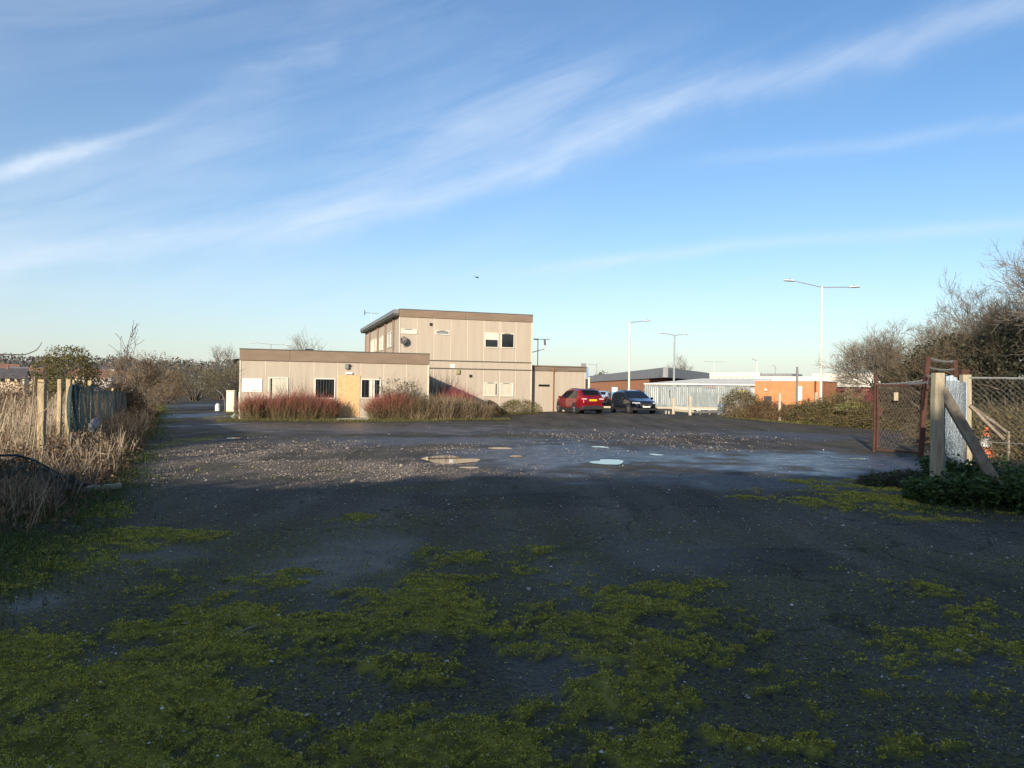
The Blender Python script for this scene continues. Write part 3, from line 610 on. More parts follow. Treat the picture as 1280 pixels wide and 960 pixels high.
window(single, rect(394.6, 474.2, 417.8, 497, 0), O1, 'dark', bars=6, label='dark barred window left of the covered doorway')
window(single, rect(452.2, 475, 474.5, 497, 0), O1, 'dark', bars=4, strip=(.40, .72, 'blind', M_BLIND), label='barred window with a pale blind right of the covered doorway')
window(single, rect(337, 473, 359, 497, 0), O1, 'board', strip=(.05, .13), label='boarded pale window beside the white sign')
r = rect(422.4, 469, 449.8, 521.5, 0)
m = MB(); m.cbox(r[0], r[1], -.05, -.022, .16, r[3], .004); part(m, 'door_board', M_OSB, single, 'sheet of plywood strand board screwed over the doorway')
m = MB(); m.cbox(r[0] - .25, r[1] + .3, -1.0, -.09, -.2, .13, .02); part(m, 'doorstep', M_CONC, single)
r = rect(432, 465.4, 440.5, 468, 0); m = MB(); m.cbox(r[0], r[1], -.10, -.012, r[2], r[3], .012); part(m, 'door_light', M_WHITE, single)
r = rect(431, 455, 435.8, 461.2, 0)
m = MB(); m.cbox(r[0], r[1], -.17, -.012, r[2], r[3], .02); fl = part(m, 'floodlight', M_GREYMET, single)
m = MB(); m.box(r[0] + .02, r[1] - .02, -.176, -.171, r[2] + .02, r[3] - .05); part(m, 'lens', M_GLASSG, fl)
r = rect(436.6, 454.5, 438.2, 456.6, 0); m = MB(); m.cyl((r[0], -.16, r[2]), (r[0], -.012, r[2] + .03), .035, sides=8); part(m, 'sensor', M_BLACK, single)
m = MB(); m.cbox(2.95, 3.35, .3, .7, SH + .001, SH + .09, .02); part(m, 'roof_vent', M_BLACK, single)
m = MB(); m.cyl((-.05, .35, 2.85), (-.22, .2, 2.83), .05, sides=8); m.cyl((-.22, .2, 2.83), (-.26, .1, 2.74), .075, sides=8); part(m, 'corner_lamp', M_BLACK, single)
# sign on the wall: a board with two lines of small grey print and a row of marks
r = rect(302.6, 473.2, 327.8, 490, 0)
sg = tag(link_empty('sign_board', tuple(B0 + U * r[0] + V * -.012 + np.array([0, 0, r[2]])), TH), 'white sign board with faint grey print at the left end of the low block', 'sign')
w_, h_ = r[1] - r[0], r[3] - r[2]
m = MB(); m.cbox(0, w_, -.025, 0, 0, h_, .004); part(m, 'board', M_WHITE, sg)
rr = random.Random(4)
for (x0, x1, zc, hh) in ((.36, .96, .80, .045), (.05, .93, .36, .016), (.08, .22, .18, .06), (.42, .95, .13, .07)):
    x = x0; m = MB()
    while x < x1:
        l = rr.uniform(.03, .06); m.box(w_ * x, w_ * min(x1, x + l), -.028, -.0255, h_ * (zc - hh / 2), h_ * (zc + hh / 2)); x += l + .012
    part(m, 'print_line', M_GREYTXT, sg, kind='stuff')

# --- two storey block
DU, DV = 9.3, 10.65
two = office('two_storey_office', 'beige two storey flat roofed block rising behind the low block', DU, DV)
TW, TD = 9.0, 18.0; TZ = uz(500, 386, DV)[1]; tf0 = uz(665, 403, DV)[1]; c1 = uz(600, 452, DV)[1]; c2 = uz(600, 461.5, DV)[1]
body_walls(two, TW, TD, TZ - .05)
front_panels(two, TW, 8, c1 + .03, tf0)
front_panels(two, TW, 8, -.15, c2 - .03)
m = MB(); m.cbox(.02, TW - .02, -.005, .04, c2 + .031, c1 - .031, .006); part(m, 'floor_band', M_PANEL, two)
for c in (c1, c2):
    m = MB(); m.cbox(-.01, TW + .01, -.05, .03, c - .03, c + .03, .01); part(m, 'ledge', M_CAP, two)
m = MB(); m.box(0, TW, 0.06, TD, TZ - .05, TZ - .005); part(m, 'roof', M_FELT, two)
m = MB(); m.cbox(-.04, 4.5 * TW / 9 - .17, -.07, .05, tf0 + .001, TZ - .035, .006); part(m, 'fascia', M_FASCIA, two)
m = MB(); m.cbox(4.5 * TW / 9 - .16, TW + .04, -.07, .05, tf0 + .001, TZ - .035, .006); part(m, 'fascia', M_FASCIA, two)
m = MB(); m.cbox(-.05, TW + .05, -.085, TD, TZ - .034, TZ + .012, .006); part(m, 'roof_edge', M_CAP, two)
for x in (-.035, TW - .03):
    m = MB(); m.cbox(x, x + .065, -.035, .09, -.15, tf0 - .001, .006); part(m, 'corner_trim', M_JOINT, two)
# left flank: overhanging eaves, dark posts, windows
m = MB(); m.cbox(-.42, -.041, .10, TD, TZ - .30, TZ - .036, .02); part(m, 'gutter', M_GREYMET, two)
m = MB(); m.cbox(-.36, -.001, .10, TD - .02, TZ - .42, TZ - .301, .01); part(m, 'eaves', M_CAP, two)
for px in (482.2, 492.2, 472.6, 462.5):
    v_, _ = vz(px, 430, DU); v_ -= DV
    m = MB(); m.cbox(-.10, -.001, v_ - .06, v_ + .06, 0, TZ - .43, .01); part(m, 'pilaster', M_FASCIA, two)
lw = np.linspace(.1, TD, 14)
for px0, px1, py0, py1 in ((485.2, 491.0, 416.3, 433.0), (474.9, 478.3, 421.5, 437), (469.0, 471.8, 423.2, 438.5), (464.0, 466.6, 425.6, 440)):
    va, za = vz((px0 + px1) / 2, py0, DU); _, zb = vz((px0 + px1) / 2, py1, DU); v1, _ = vz(px0, py0, DU); v0, _ = vz(px1, py0, DU); v0 -= DV; v1 -= DV
    m = MB(); fw = .06
    m.box(-.04, .02, v0 - fw, v1 + fw, za, za + fw); m.box(-.05, .02, v0 - fw, v1 + fw, zb - fw, zb); m.box(-.04, .02, v0 - fw, v0, zb + .001, za - .001); m.box(-.04, .02, v1, v1 + fw, zb + .001, za - .001); m.box(-.038, .018, (v0 + v1) / 2 - .03, (v0 + v1) / 2 + .03, zb + .001, za - .001)
    f = part(m, 'window', M_FRAME, two); g = MB(); g.box(.005, .012, v0, v1, zb, za); part(g, 'pane', M_GLASSG, f)
v_, zt = vz(458.7, 419.5, DU); v_ -= DV
m = MB()
for dv in (-.25, .25): m.cyl((-.12, v_ + dv, 0), (-.12, v_ + dv, zt), .022, sides=6)
for k in range(14): m.cyl((-.12, v_ - .25, .4 + k * .35), (-.12, v_ + .25, .4 + k * .35), .014, sides=6)
part(m, 'ladder', M_RUSTPIPE, two)
O2 = (DU, 0)
window(two, rect(606.8, 416.8, 622.2, 433.7, DV), O2, 'dark', blind=.47, label='upper window with its cream blind half down')
window(two, rect(627.2, 417.8, 641.9, 434.1, DV), O2, 'dark', slot=1, label='upper window left dark without a blind')
window(two, rect(605.8, 479.2, 620.9, 494.2, DV), O2, 'board', slot=1, strip=(.90, .995), label='boarded lower window with a dark gap on its right')
window(two, rect(625.8, 479.8, 640.6, 494.7, DV), O2, 'board', slot=1, label='fully boarded lower window')
window(two, rect(502.4, 412.3, 519.8, 416.2, DV), O2, 'pale', slot=1, label='pale slit window near the left corner')
window(two, rect(545.4, 414.2, 560.8, 417.4, DV), O2, 'grey', slot=1, label='grey slit window on the upper floor')
for q in ((536.9, 403.7, 540.2, 407.2), (586.5, 468.3, 589.9, 471.6)):
    r = rect(*q, DV); m = MB(); m.cbox(r[0] - DU, r[1] - DU, -.07, -.001, r[2], r[3], .01); part(m, 'wall_vent', M_BLACK, two)
r = rect(569.6, 461.9, 574.4, 467.6, DV); m = MB(); m.cbox(r[0] - DU, r[1] - DU, -.16, -.01, r[2], r[3], .03); part(m, 'bulkhead_light', mat('old lamp glass', (.36, .30, .16), rough=.4), two)
r = rect(563.2, 455.2, 568.4, 460, DV); m = MB(); m.cbox(r[0] - DU, r[1] - DU, -.03, -.006, r[2], r[3], .004); part(m, 'name_plate', M_WHITE, two)
# satellite dish
u_, z_ = uz(506.5, 428, DV)
dish = tag(link_empty('satellite_dish', tuple(B0 + U * u_ + V * (DV - .03) + np.array([0, 0, z_])), TH), 'brownish satellite dish by the upper left corner of the tall block', 'satellite dish')
m = MB(); th = np.linspace(0, 2 * math.pi, 21); rr_ = np.linspace(0.02, .27, 6)
ax = np.array([-.45, -.82, .32]); ax /= np.linalg.norm(ax); a_ = np.cross(ax, (0, 0, 1)); a_ /= np.linalg.norm(a_); b_ = np.cross(a_, ax); c0 = ax * .32
m.grid([[c0 + a_ * q * math.cos(t) * .85 + b_ * q * math.sin(t) + ax * q * q * .8 for t in th] for q in rr_]); m.grid([[c0 - ax * .012 + a_ * q * math.cos(t) * .85 + b_ * q * math.sin(t) + ax * q * q * .8 for t in th] for q in rr_])
part(m, 'reflector', mat('dull dish', (.085, .065, .055), (.12, .095, .08), rough=.6, scale=6), dish, smooth=True)
m = MB(); m.cyl(c0 - b_ * .25, c0 + ax * .42 - b_ * .1, .014, sides=6); m.cyl(c0 + ax * .40 - b_ * .1, c0 + ax * .5 - b_ * .08, .035, sides=8); part(m, 'feed_arm', M_BLACK, dish)
m = MB(); m.cyl((0, 0, -.15), c0, .022, sides=8); m.cbox(-.1, .1, -.02, 0.02, -.3, 0, .005); part(m, 'bracket', M_GREYMET, dish)
def aerial(name, label, p, h, n=7, L=.9, rz=.4):
    t = thing(name, label, 'aerial', p, rz)
    m = MB(); m.cyl((0, 0, -.8), (0, 0, h), .02, sides=6); part(m, 'mast', M_GREYMET, t)
    m = MB(); m.cyl((-L / 2, 0, h - .08), (L / 2, 0, h - .08), .014, sides=5)
    for k in range(n):
        x = -L / 2 + L * (k + .5) / n; l = .28 - .012 * k; m.cyl((x, -l, h - .08), (x, l, h - .08), .009, sides=4)
    m.box(-L / 2 - .02, -L / 2 + .0, -.2, .2, h - .28, h + .12); part(m, 'antenna', M_GREYMET, t); return t
v_, z_ = vz(458.5, 405, DU); p = B0 + U * (DU + .4) + V * v_
aerial('roof_aerial', 'small television aerial on the far left roof edge of the tall block', (p[0], p[1], TZ + .2), 1.15, L=1.2)

# --- annexe on the right
AU, AV = 18.3, 11.15
ann = office('annexe', 'low beige annexe with a brown downpipe at the right end of the tall block', AU, AV)
AW = uz(731.5, 480, AV)[0] - AU; AD = 7.0; AH = uz(700, 457.6, AV)[1]; af = uz(700, 464.3, AV)[1]
body_walls(ann, AW, AD, AH - .05)
xs = [0, uz(691.3, 480, AV)[0] - AU, AW]
for a, b in ((0.05, xs[1] - .03), (xs[1] + .03, AW - .05)):
    m = MB(); m.cbox(a, b, 0, .04, -.15, af, .006); part(m, 'wall_panel', M_PANEL, ann)
for x in (.02, xs[1], AW - .02):
    m = MB(); m.cbox(x - .028, x + .028, -.006, .04, -.15, af, .004); part(m, 'joint_strip', M_JOINT, ann)
m = MB(); m.box(0, AW, 0.05, AD, AH - .05, AH - .01); part(m, 'roof', M_FELT, ann)
m = MB(); m.cbox(-.0, AW + .05, -.07, .05, af + .002, AH - .06, .008); part(m, 'fascia', M_FASCIA2, ann)
m = MB(); m.cbox(-.0, AW + .07, -.14, .05, AH - .058, AH + .015, .01); part(m, 'gutter', M_FASCIA2, ann)
m = MB(); m.cyl((xs[1], -.07, 0), (xs[1], -.07, af + .25), .045, sides=8); m.cbox(xs[1] - .09, xs[1] + .09, -.15, -.071, af - .02, af + .1, .02); part(m, 'downpipe', M_RUSTPIPE, ann)
r = rect(673.3, 480.6, 687, 483.2, AV); m = MB(); m.cbox(r[0] - AU, r[1] - AU, -.02, .0, r[2], r[3], .004); part(m, 'window', M_GLASSD, ann)
# camera mast and bent bracket on the flank of the tall block
u_, z_ = uz(672.5, 424, DV + 3)
p = B0 + U * u_ + V * (DV + 3.0)
mast = thing('camera_mast', 'thin grey mast with a level arm between the tall block and the annexe', 'mast', (p[0], p[1], 0), TH)
m = MB(); m.cyl((0, 0, 0), (0, 0, z_ + .05), .035, .03, sides=8); part(m, 'pole', M_GREYMET, mast)
m = MB(); m.cyl((-.35, 0, z_), (.9, 0, z_), .022, sides=6); m.cyl((-.3, 0, z_), (.02, 0, z_ - .02), .05, sides=6); part(m, 'arm', M_GREYMET, mast)
u0_, z0_ = uz(667, 442, DV + 1.2); u1_, z1_ = uz(680.5, 436.5, DV + 1.2); u2_, z2_ = uz(681, 428, DV + 1.2)
p = B0 + U * (DU + TW) + V * (DV + 1.2)
br = thing('camera_bracket', 'bent pipe bracket carrying a small camera on the right flank of the tall block', 'camera', (p[0], p[1], z0_), TH)
u0_ = DU + TW
m = MB(); m.tubes(np.array([(0, 0, -.05), (.25, 0, .03), ((u1_ - u0_) * .75, 0, (z1_ - z0_) * .75), (u1_ - u0_, 0, z1_ - z0_), (u2_ - u0_, 0, z2_ - z0_)]), .028, 6); part(m, 'pipe', M_GREYMET, br)
m = MB(); m.cyl((u2_ - u0_ - .02, 0, z2_ - z0_ + .2), (u2_ - u0_ + .03, 0, z2_ - z0_ - .2), .07, sides=8); part(m, 'camera_body', M_DARKBAR, br)

# cream cabinet, white bollard and bent pipe left of the low block
p = gnd(288, 515); cab = thing('utility_cabinet', 'tall cream utility cabinet beside the left corner of the low block', 'cabinet', (p[0], p[1], 0), .12)
M_CREAM = mat('cream paint', (.60, .55, .38), (.68, .63, .46), rough=.5, scale=3)
m = MB(); m.cbox(-.24, .24, -.05, .5, 0, 1.28, .02); part(m, 'housing', M_CREAM, cab)
m = MB(); m.cbox(-.21, .21, -.075, -.051, .08, 1.2, .008); part(m, 'door', M_CREAM, cab)
m = MB(); m.cbox(-.27, .27, -.09, .53, 1.281, 1.32, .01); part(m, 'lid', M_CREAM, cab)
p2 = p + np.array([.62, .25])
gp = thing('pipe_stand', 'pale upright pipes with a dark back beside the cream cabinet', 'pipes', (p2[0], p2[1], 0), .1)
for k, x in enumerate((-.18, .02, .2)):
    m = MB(); m.cyl((x, 0, 0), (x, 0, 1.22 - .05 * k), .035, sides=8); part(m, 'pipe', M_CREAM if k != 1 else M_GREYMET, gp)
m = MB(); m.cbox(-.25, .3, .06, .12, 0, 1.05, .01); part(m, 'back_board', M_BLACK, gp)
p = gnd(272, 513.5); bo = thing('bollard', 'stubby white bollard on the grass left of the cream cabinet', 'bollard', (p[0], p[1], 0), .3)
m = MB(); z = np.array([0, .12, .30, .40, .46, .48]); r_ = np.array([.15, .15, .145, .13, .08, .01]); m.tubes(np.stack([0 * z, 0 * z, z], -1)[None], r_[None], 14); part(m, 'body', M_WHITE, bo, smooth=True)
m = MB(); m.cyl((0.1, -.1, .28), (.02, -.16, .3), .05, sides=8); part(m, 'spout', M_CREAM, bo)
p = gnd(281, 514); bp_ = thing('bent_pipe', 'thin grey pipe bent over to the left beside the white bollard', 'pipe', (p[0], p[1], 0))
m = MB(); t = np.linspace(0, 1, 9); m.tubes(np.stack([-.55 * t ** 3, .1 * t, 1.55 * t - .25 * t ** 3], -1), .022, 6); part(m, 'pipe', M_GREYMET, bp_)
p = gnd(294.5, 524.3); tag(MB().stones(np.random.default_rng(8), [(0, 0, .12)], .26).build('boulder', mat('mossy stone', (.18, .20, .15), (.27, .28, .24), rough=.9, scale=8), loc=(p[0], p[1], 0)), 'grey green stone at the foot of the low block\'s left corner', 'stone')
# ------------------------------------------------------------------ buildings, fences and lamps beyond the yard
M_BRICK = mat('red orange brick', (.36, .15, .07), (.47, .21, .10), rough=.85, scale=2.2, detail=8, bump=.1, bscale=40)
M_BRICK2 = mat('orange brick', (.46, .17, .065), (.58, .235, .095), rough=.85, scale=1.6, detail=8)
M_CLAD = mat('grey profiled cladding', (.17, .17, .175), (.23, .23, .235), rough=.5, scale=1, stretch=(3, 3, .3))
M_ROOFW = mat('white roof sheet', (.78, .72, .57), (.86, .80, .65), rough=.6, scale=.6, stretch=(3, .3, 1))  # brighter copy of the white cladding, making up for weak light on the slope
M_CLADW = mat('white cladding', (.56, .53, .45), (.64, .61, .52), rough=.6, scale=.6)
M_CLADG = mat('pale grey wall', (.36, .39, .39), (.44, .47, .46), rough=.7, scale=1.2)
M_SHADE = mat('dark steel and roof shade', (.03, .03, .032), rough=.7)  # near-black steel; also stands in for shade under roofs and inside the bay
M_GALV = mat('galvanised steel', (.20, .225, .22), (.29, .32, .31), rough=.45, metal=.35, scale=4, stretch=(1, 1, .3))
M_POLE = mat('cream lamp pole', (.55, .52, .44), (.66, .62, .53), rough=.5, scale=4)
M_POLEG = mat('grey lamp pole', (.20, .22, .22), (.28, .30, .30), rough=.5, scale=4)
M_HEAD = mat('lamp head', (.50, .50, .48), rough=.4)
M_WOODP = mat('pale post wood', (.36, .31, .22), (.50, .44, .33), rough=.85, scale=5, stretch=(4, 4, .5), bump=.2)

# brick hall with a deep grey fascia: near corner at Yc, flank running back to the left, front to the right
Ac, Al, Ar = at(832, 459, 86), at(735, 469, 150), at(887, 466.5, 110)
hall = thing('brick_hall', 'large red brick hall under a deep grey profiled fascia', 'building', (Ac[0], Ac[1], 0))
HT = Ac[2]; FH = 1.15
def loc2(p): return np.array([p[0] - Ac[0], p[1] - Ac[1]])
def fascia(a, b, name):
    d = b - a; L_ = np.linalg.norm(d); d /= L_; n = np.array([d[1], -d[0]]); m = MB(); k = int(L_ / 1.1)
    for i in range(k):
        s0, s1 = L_ * i / k + .03, L_ * (i + 1) / k - .03; q = lambda s, o: a + d * s + n * o
        P = [(*q(s0, 0), HT - FH), (*q(s1, 0), HT - FH), (*q(s1, 0), HT), (*q(s0, 0), HT), (*q(s0, -.3), HT - FH), (*q(s1, -.3), HT - FH), (*q(s1, -.3), HT), (*q(s0, -.3), HT)]
        m.add(P, [(0, 1, 2, 3), (0, 4, 5, 1), (3, 2, 6, 7), (0, 3, 7, 4), (1, 5, 6, 2)])
    return part(m, name, M_CLAD, hall)
pc, pl, pr = np.zeros(2), loc2(Al), loc2(Ar); back = pl + pr
fascia(pl, pc, 'fascia'); fascia(pc, pr, 'fascia')
def prism(poly, z0, z1):
    m = MB(); n = len(poly); v = [(x, y, z) for z in (z0, z1) for x, y in poly]
    m.add(v, [(k, (k + 1) % n, n + (k + 1) % n, n + k) for k in range(n)]); m.f.append(np.array([list(range(n))[::-1], [n + k for k in range(n)]])); m.m.append(np.zeros(2, int)); m.v.append(np.zeros((0, 3))); return m
dl = pl / np.linalg.norm(pl); dr = pr / np.linalg.norm(pr)
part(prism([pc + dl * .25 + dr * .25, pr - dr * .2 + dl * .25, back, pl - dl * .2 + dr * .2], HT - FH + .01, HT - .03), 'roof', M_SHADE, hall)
w0 = dl * 9 + dr * .45
part(prism([w0, dl * 9 + pr * .95, back * .98, pl * .995 + dr * .45], -.5, HT - FH), 'wall', M_BRICK, hall)
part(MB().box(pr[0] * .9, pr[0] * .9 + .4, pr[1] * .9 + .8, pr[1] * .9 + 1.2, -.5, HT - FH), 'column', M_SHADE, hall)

# long low shed with a shallow white roof behind the steel fence
e0, e1 = at(806, 478.5, 74), at(960, 482, 70)
shed = thing('white_roofed_shed', 'long low grey shed with a shallow white roof behind the steel fence', 'shed', (e0[0], e0[1], 0))
ez = e0[2]; dx, dy = e1[0] - e0[0], e1[1] - e0[1]; L_ = math.hypot(dx, dy); sa = math.atan2(dy, dx); shed.rotation_euler = (0, 0, sa)
m = MB(); m.box(.25, L_, .3, 14, -.3, ez - .32); part(m, 'wall', M_CLADG, shed)
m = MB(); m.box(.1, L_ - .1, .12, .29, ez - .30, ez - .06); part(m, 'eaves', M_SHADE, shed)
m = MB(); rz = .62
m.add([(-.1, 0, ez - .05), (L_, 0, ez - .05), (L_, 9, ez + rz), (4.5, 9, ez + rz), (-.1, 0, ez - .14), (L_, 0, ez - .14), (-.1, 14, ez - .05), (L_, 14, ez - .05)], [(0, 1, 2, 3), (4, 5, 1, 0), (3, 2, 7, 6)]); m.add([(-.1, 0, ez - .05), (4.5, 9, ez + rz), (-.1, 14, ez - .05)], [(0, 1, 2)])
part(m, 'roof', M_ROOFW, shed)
m = MB(); m.cbox(.5, 1.4, .24, .298, 0, 1.95, .01); part(m, 'door', M_WHITE, shed)
m = MB(); m.box(2.2, 2.45, .27, .298, 1.0, 1.9); part(m, 'window', M_GLASSD, shed)
# long white warehouse behind
a, b = at(878, 465.5, 150), at(1120, 472, 128)
wh = thing('white_warehouse', 'long white warehouse with a flat parapet along the horizon', 'warehouse', (a[0], a[1], 0), math.atan2(b[1] - a[1], b[0] - a[0])); L_ = math.hypot(b[0] - a[0], b[1] - a[1]); hz = a[2]
m = MB(); m.box(0, L_ * .98, .2, 30, -.5, hz - .9); part(m, 'wall', M_CLADW, wh)
m = MB(); m.cbox(-.2, L_ * .33, 0, 1.0, hz - .9, hz, .05); part(m, 'parapet', M_CLADW, wh)
m = MB(); m.cbox(L_ * .335, L_ * .50, .4, 6, hz - .89, hz - .25, .05); part(m, 'plant_screen', M_CLAD, wh)
m = MB(); m.cbox(L_ * .60, L_, .4, 6, hz - .89, hz - .25, .05); part(m, 'parapet', M_CLADW, wh)
for k in range(12):
    m = MB(); m.cbox(L_ * (.02 + k * .035), L_ * (.032 + k * .035), .15, .199, hz - 1.5, hz - 1.15, .02); part(m, 'vent', M_GREYMET, wh)
# open white roofed bay right of the brick block, dark inside
a, b = at(1024, 470.5, 92), at(1100, 474, 88)
bay = thing('loading_bay', 'white roofed loading bay, dark inside, right of the orange brick block', 'building', (a[0], a[1], 0), math.atan2(b[1] - a[1], b[0] - a[0])); hz = a[2]
m = MB(); m.cbox(-8.5, 9.5, 0, 9, hz - 1.25, hz, .05); part(m, 'roof', M_CLADW, bay)
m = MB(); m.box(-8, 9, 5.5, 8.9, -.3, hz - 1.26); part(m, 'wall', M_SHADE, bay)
for x in (-.5, 4.4, 9):
    m = MB(); m.cbox(x, x + .2, .3, .5, -.3, hz - 1.26, .01); part(m, 'column', M_GREYMET, bay)
a = at(1046, 490, 90.5); m = MB(); m.cbox(2.6, 3.6, 1.5, 3.5, 0.3, 1.5, .1); part(m, 'parked_load', M_WHITE, bay)
# orange brick block
a, b = at(943.5, 476.5, 61), at(1027, 477.5, 58)
bb = thing('brick_block', 'low orange brick block with a pale coping behind the bramble hedge', 'building', (a[0], a[1], 0), math.atan2(b[1] - a[1], b[0] - a[0])); W_ = math.hypot(b[0] - a[0], b[1] - a[1]); hz = a[2]
m = MB(); m.box(0, W_, 0, 5, -.3, hz); part(m, 'wall', M_BRICK2, bb)
m = MB(); m.cbox(-.06, W_ + .06, -.07, 5.06, hz + .001, hz + .06, .02); part(m, 'coping', M_CLADW, bb)
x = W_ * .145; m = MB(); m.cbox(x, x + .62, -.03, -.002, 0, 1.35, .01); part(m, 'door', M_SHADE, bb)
x = W_ * .65; m = MB(); m.cbox(x, x + .36, -.05, -.002, 1.05, 2.15, .01); part(m, 'notice', M_WHITE, bb)
x = W_ * .16; m = MB(); m.cbox(x, x + .22, -.2, -.002, 1.75, 1.95, .03); part(m, 'wall_lamp', M_POLE, bb)
# red container at the end of the hedge
a = at(1079, 485.5, 52); rc = thing('red_container', 'dark red metal container end behind the right end of the bramble hedge', 'container', (a[0], a[1], 0), -.05)
M_RED = mat('dull red paint', (.17, .03, .028), (.25, .05, .045), rough=.5, scale=4)
m = MB(); m.cbox(0, 2.4, 0, 4.8, .1, a[2] - .25, .03); part(m, 'body', M_RED, rc)
for k in range(10):
    m = MB(); m.cbox(.12 + k * .22, .24 + k * .22, -.05, -.001, .2, a[2] - .4, .02); part(m, 'rib', M_RED, rc)
m = MB(); m.cbox(-.08, 2.5, -.1, 4.9, a[2] - .24, a[2], .05); part(m, 'roof', M_RED, rc)

# steel palisade fence
fa, fb_ = gnd(812, 512.2), gnd(936, 515.5)
fa = np.array([fa[0] - .3, 67.0]); fb_ = np.array([(936 - 640) / F_PX * 64.0, 64.0])
pal = thing('palisade_fence', 'tall galvanised steel palisade fence in front of the white roofed shed', 'fence', (fa[0], fa[1], 0), math.atan2(fb_[1] - fa[1], fb_[0] - fa[0])); L_ = np.linalg.norm(fb_ - fa)
PH = 2.25
m = MB(); k = 0; x = 0.0; rr = random.Random(2)
while x < L_:
    h = PH if x < L_ * .42 else PH - .02; l = rr.gauss(0, .01)
    if not (rr.random() < .04):
        m.add([(x, 0, .06), (x + .07, -.02, .06), (x + .14, 0, .06), (x + l, 0, h - .12), (x + .07 + l, -.02, h), (x + .14 + l, 0, h - .12)], [(0, 1, 4, 3), (1, 2, 5, 4)])
    x += .172
part(m, 'pales', M_GALV, pal, kind='stuff')
for z in (.45, 1.75):
    m = MB(); m.box(-.02, L_, .012, .06, z, z + .06); part(m, 'rail', M_GALV, pal)
x = 0
while x <= L_ + .1:
    m = MB(); m.cbox(x, x + .1, .062, .16, 0, PH - .1, .01); part(m, 'post', M_GALV, pal); x += L_ / 7
m = MB(); m.box(L_ * .46, L_ * .80, .17, .2, .1, 1.55); part(m, 'sheeting', mat('blue grey sheet', (.30, .35, .39), (.38, .43, .46), rough=.5, scale=2, stretch=(5, 1, 1)), pal)
p = at(893, 484.3, 66.0); ns = tag(link_empty('notice_board', (p[0], p[1] - .25, p[2]), -.07), 'long red and white notice on top of the steel fence', 'sign')
m = MB(); m.cbox(-.78, .02, -.02, .02, -.13, .13, .004); part(m, 'board', mat('red sign paint', (.55, .04, .06), rough=.5), ns)
m = MB(); m.cbox(.022, .78, -.02, .02, -.11, .11, .004); part(m, 'board', mat('pale pink sign', (.70, .52, .50), rough=.5), ns)
m = MB(); m.cbox(-.66, -.22, -.026, -.0205, -.04, .05, .001); part(m, 'print', mat('deep red print', (.36, .01, .03), rough=.5), ns)
p = at(927, 489, 64.2); tag(MB().cbox(-.2, .2, -.3, -.27, -.1, .1, .004).build('warning_plate', mat('yellow plate', (.62, .52, .09), rough=.5), loc=tuple(p)), 'small yellow plate at the right end of the steel fence', 'sign')

# timber barrier by the road
bar_ = thing('timber_barrier', 'low pale timber barrier with two taller posts beside the parked black car', 'barrier', (0, 0, 0))
g1, g2 = gnd(841.5, 520), gnd(862.5, 521.5); g3 = gnd(908, 518.5)
for g, t in ((g1, 497.5), (g2, 495)):
    h = at(850, t, g[1])[2]; m = MB(); m.bar((g[0], g[1], -.1), (g[0], g[1], h), .17, .15, seg=4, jit=.006); part(m, 'post', M_WOODP, bar_)
for dx in (-.45, -.25):
    m = MB(); m.bar((g1[0] + dx, g1[1] + .2, -.1), (g1[0] + dx, g1[1] + .2, .34), .09, .09); part(m, 'stub', M_WOODP, bar_)
gl = g1 + np.array([-5.2, 5.0])
for z in (.42,):
    m = MB(); m.bar((gl[0], gl[1], z), (g3[0], g3[1] + 1.4, z), .05, .14, seg=5, jit=.01); part(m, 'rail', M_WOODP, bar_)
m = MB(); m.bar((g1[0], g1[1] - .12, .40), (g2[0] + .2, g2[1] - .12, .38), .05, .16); part(m, 'rail', M_WOODP, bar_)
m = MB(); m.bar((g2[0], g2[1] - .12, .30), (g3[0], g3[1], .26), .05, .15, seg=4, jit=.01); part(m, 'rail', M_WOODP, bar_)
for k in range(4):
    q = g2 + (g3 - g2) * (k + 1) / 4; m = MB(); m.bar((q[0], q[1] + .05, -.1), (q[0], q[1] + .05, .45), .10, .10); part(m, 'stub', M_WOODP, bar_)
kb = thing('white_kerb_rail', 'low white rail running along the foot of the steel fence', 'rail', (0, 0, 0))
q0, q1 = at(842, 509.8, 58), at(903, 510.8, 57)
m = MB(); m.cbox(0, np.linalg.norm(q1 - q0), -.05, .05, -.1, .1, .02); o = part(m, 'beam', M_WHITE, kb); o.location = tuple(q0); o.rotation_euler = (0, 0, math.atan2(q1[1] - q0[1], q1[0] - q0[0]))
for f in (.02, .5, .98):
    q = q0 + (q1 - q0) * f; m = MB(); m.cbox(q[0] - .06, q[0] + .06, q[1] + .051, q[1] + .12, 0, q[2] + .05, .01); part(m, 'post', M_WHITE, kb)
p = gnd(905, 520); bn = thing('blue_bin', 'small blue bin at the left end of the bramble hedge', 'bin', (p[0], p[1] + .6, 0))
M_BLUE = mat('faded blue plastic', (.16, .25, .38), (.22, .31, .44), rough=.5, scale=4)
m = MB(); m.tubes(np.array([[(0, 0, 0), (0, 0, .72)]]), np.array([[.2, .27]]), 12, cap=True); part(m, 'body', M_BLUE, bn)
m = MB(); m.tubes(np.array([[(0, 0, .721), (0, 0, .76), (0, 0, .84)]]), np.array([[.30, .30, .10]]), 12, cap=True); part(m, 'lid', M_BLUE, bn)

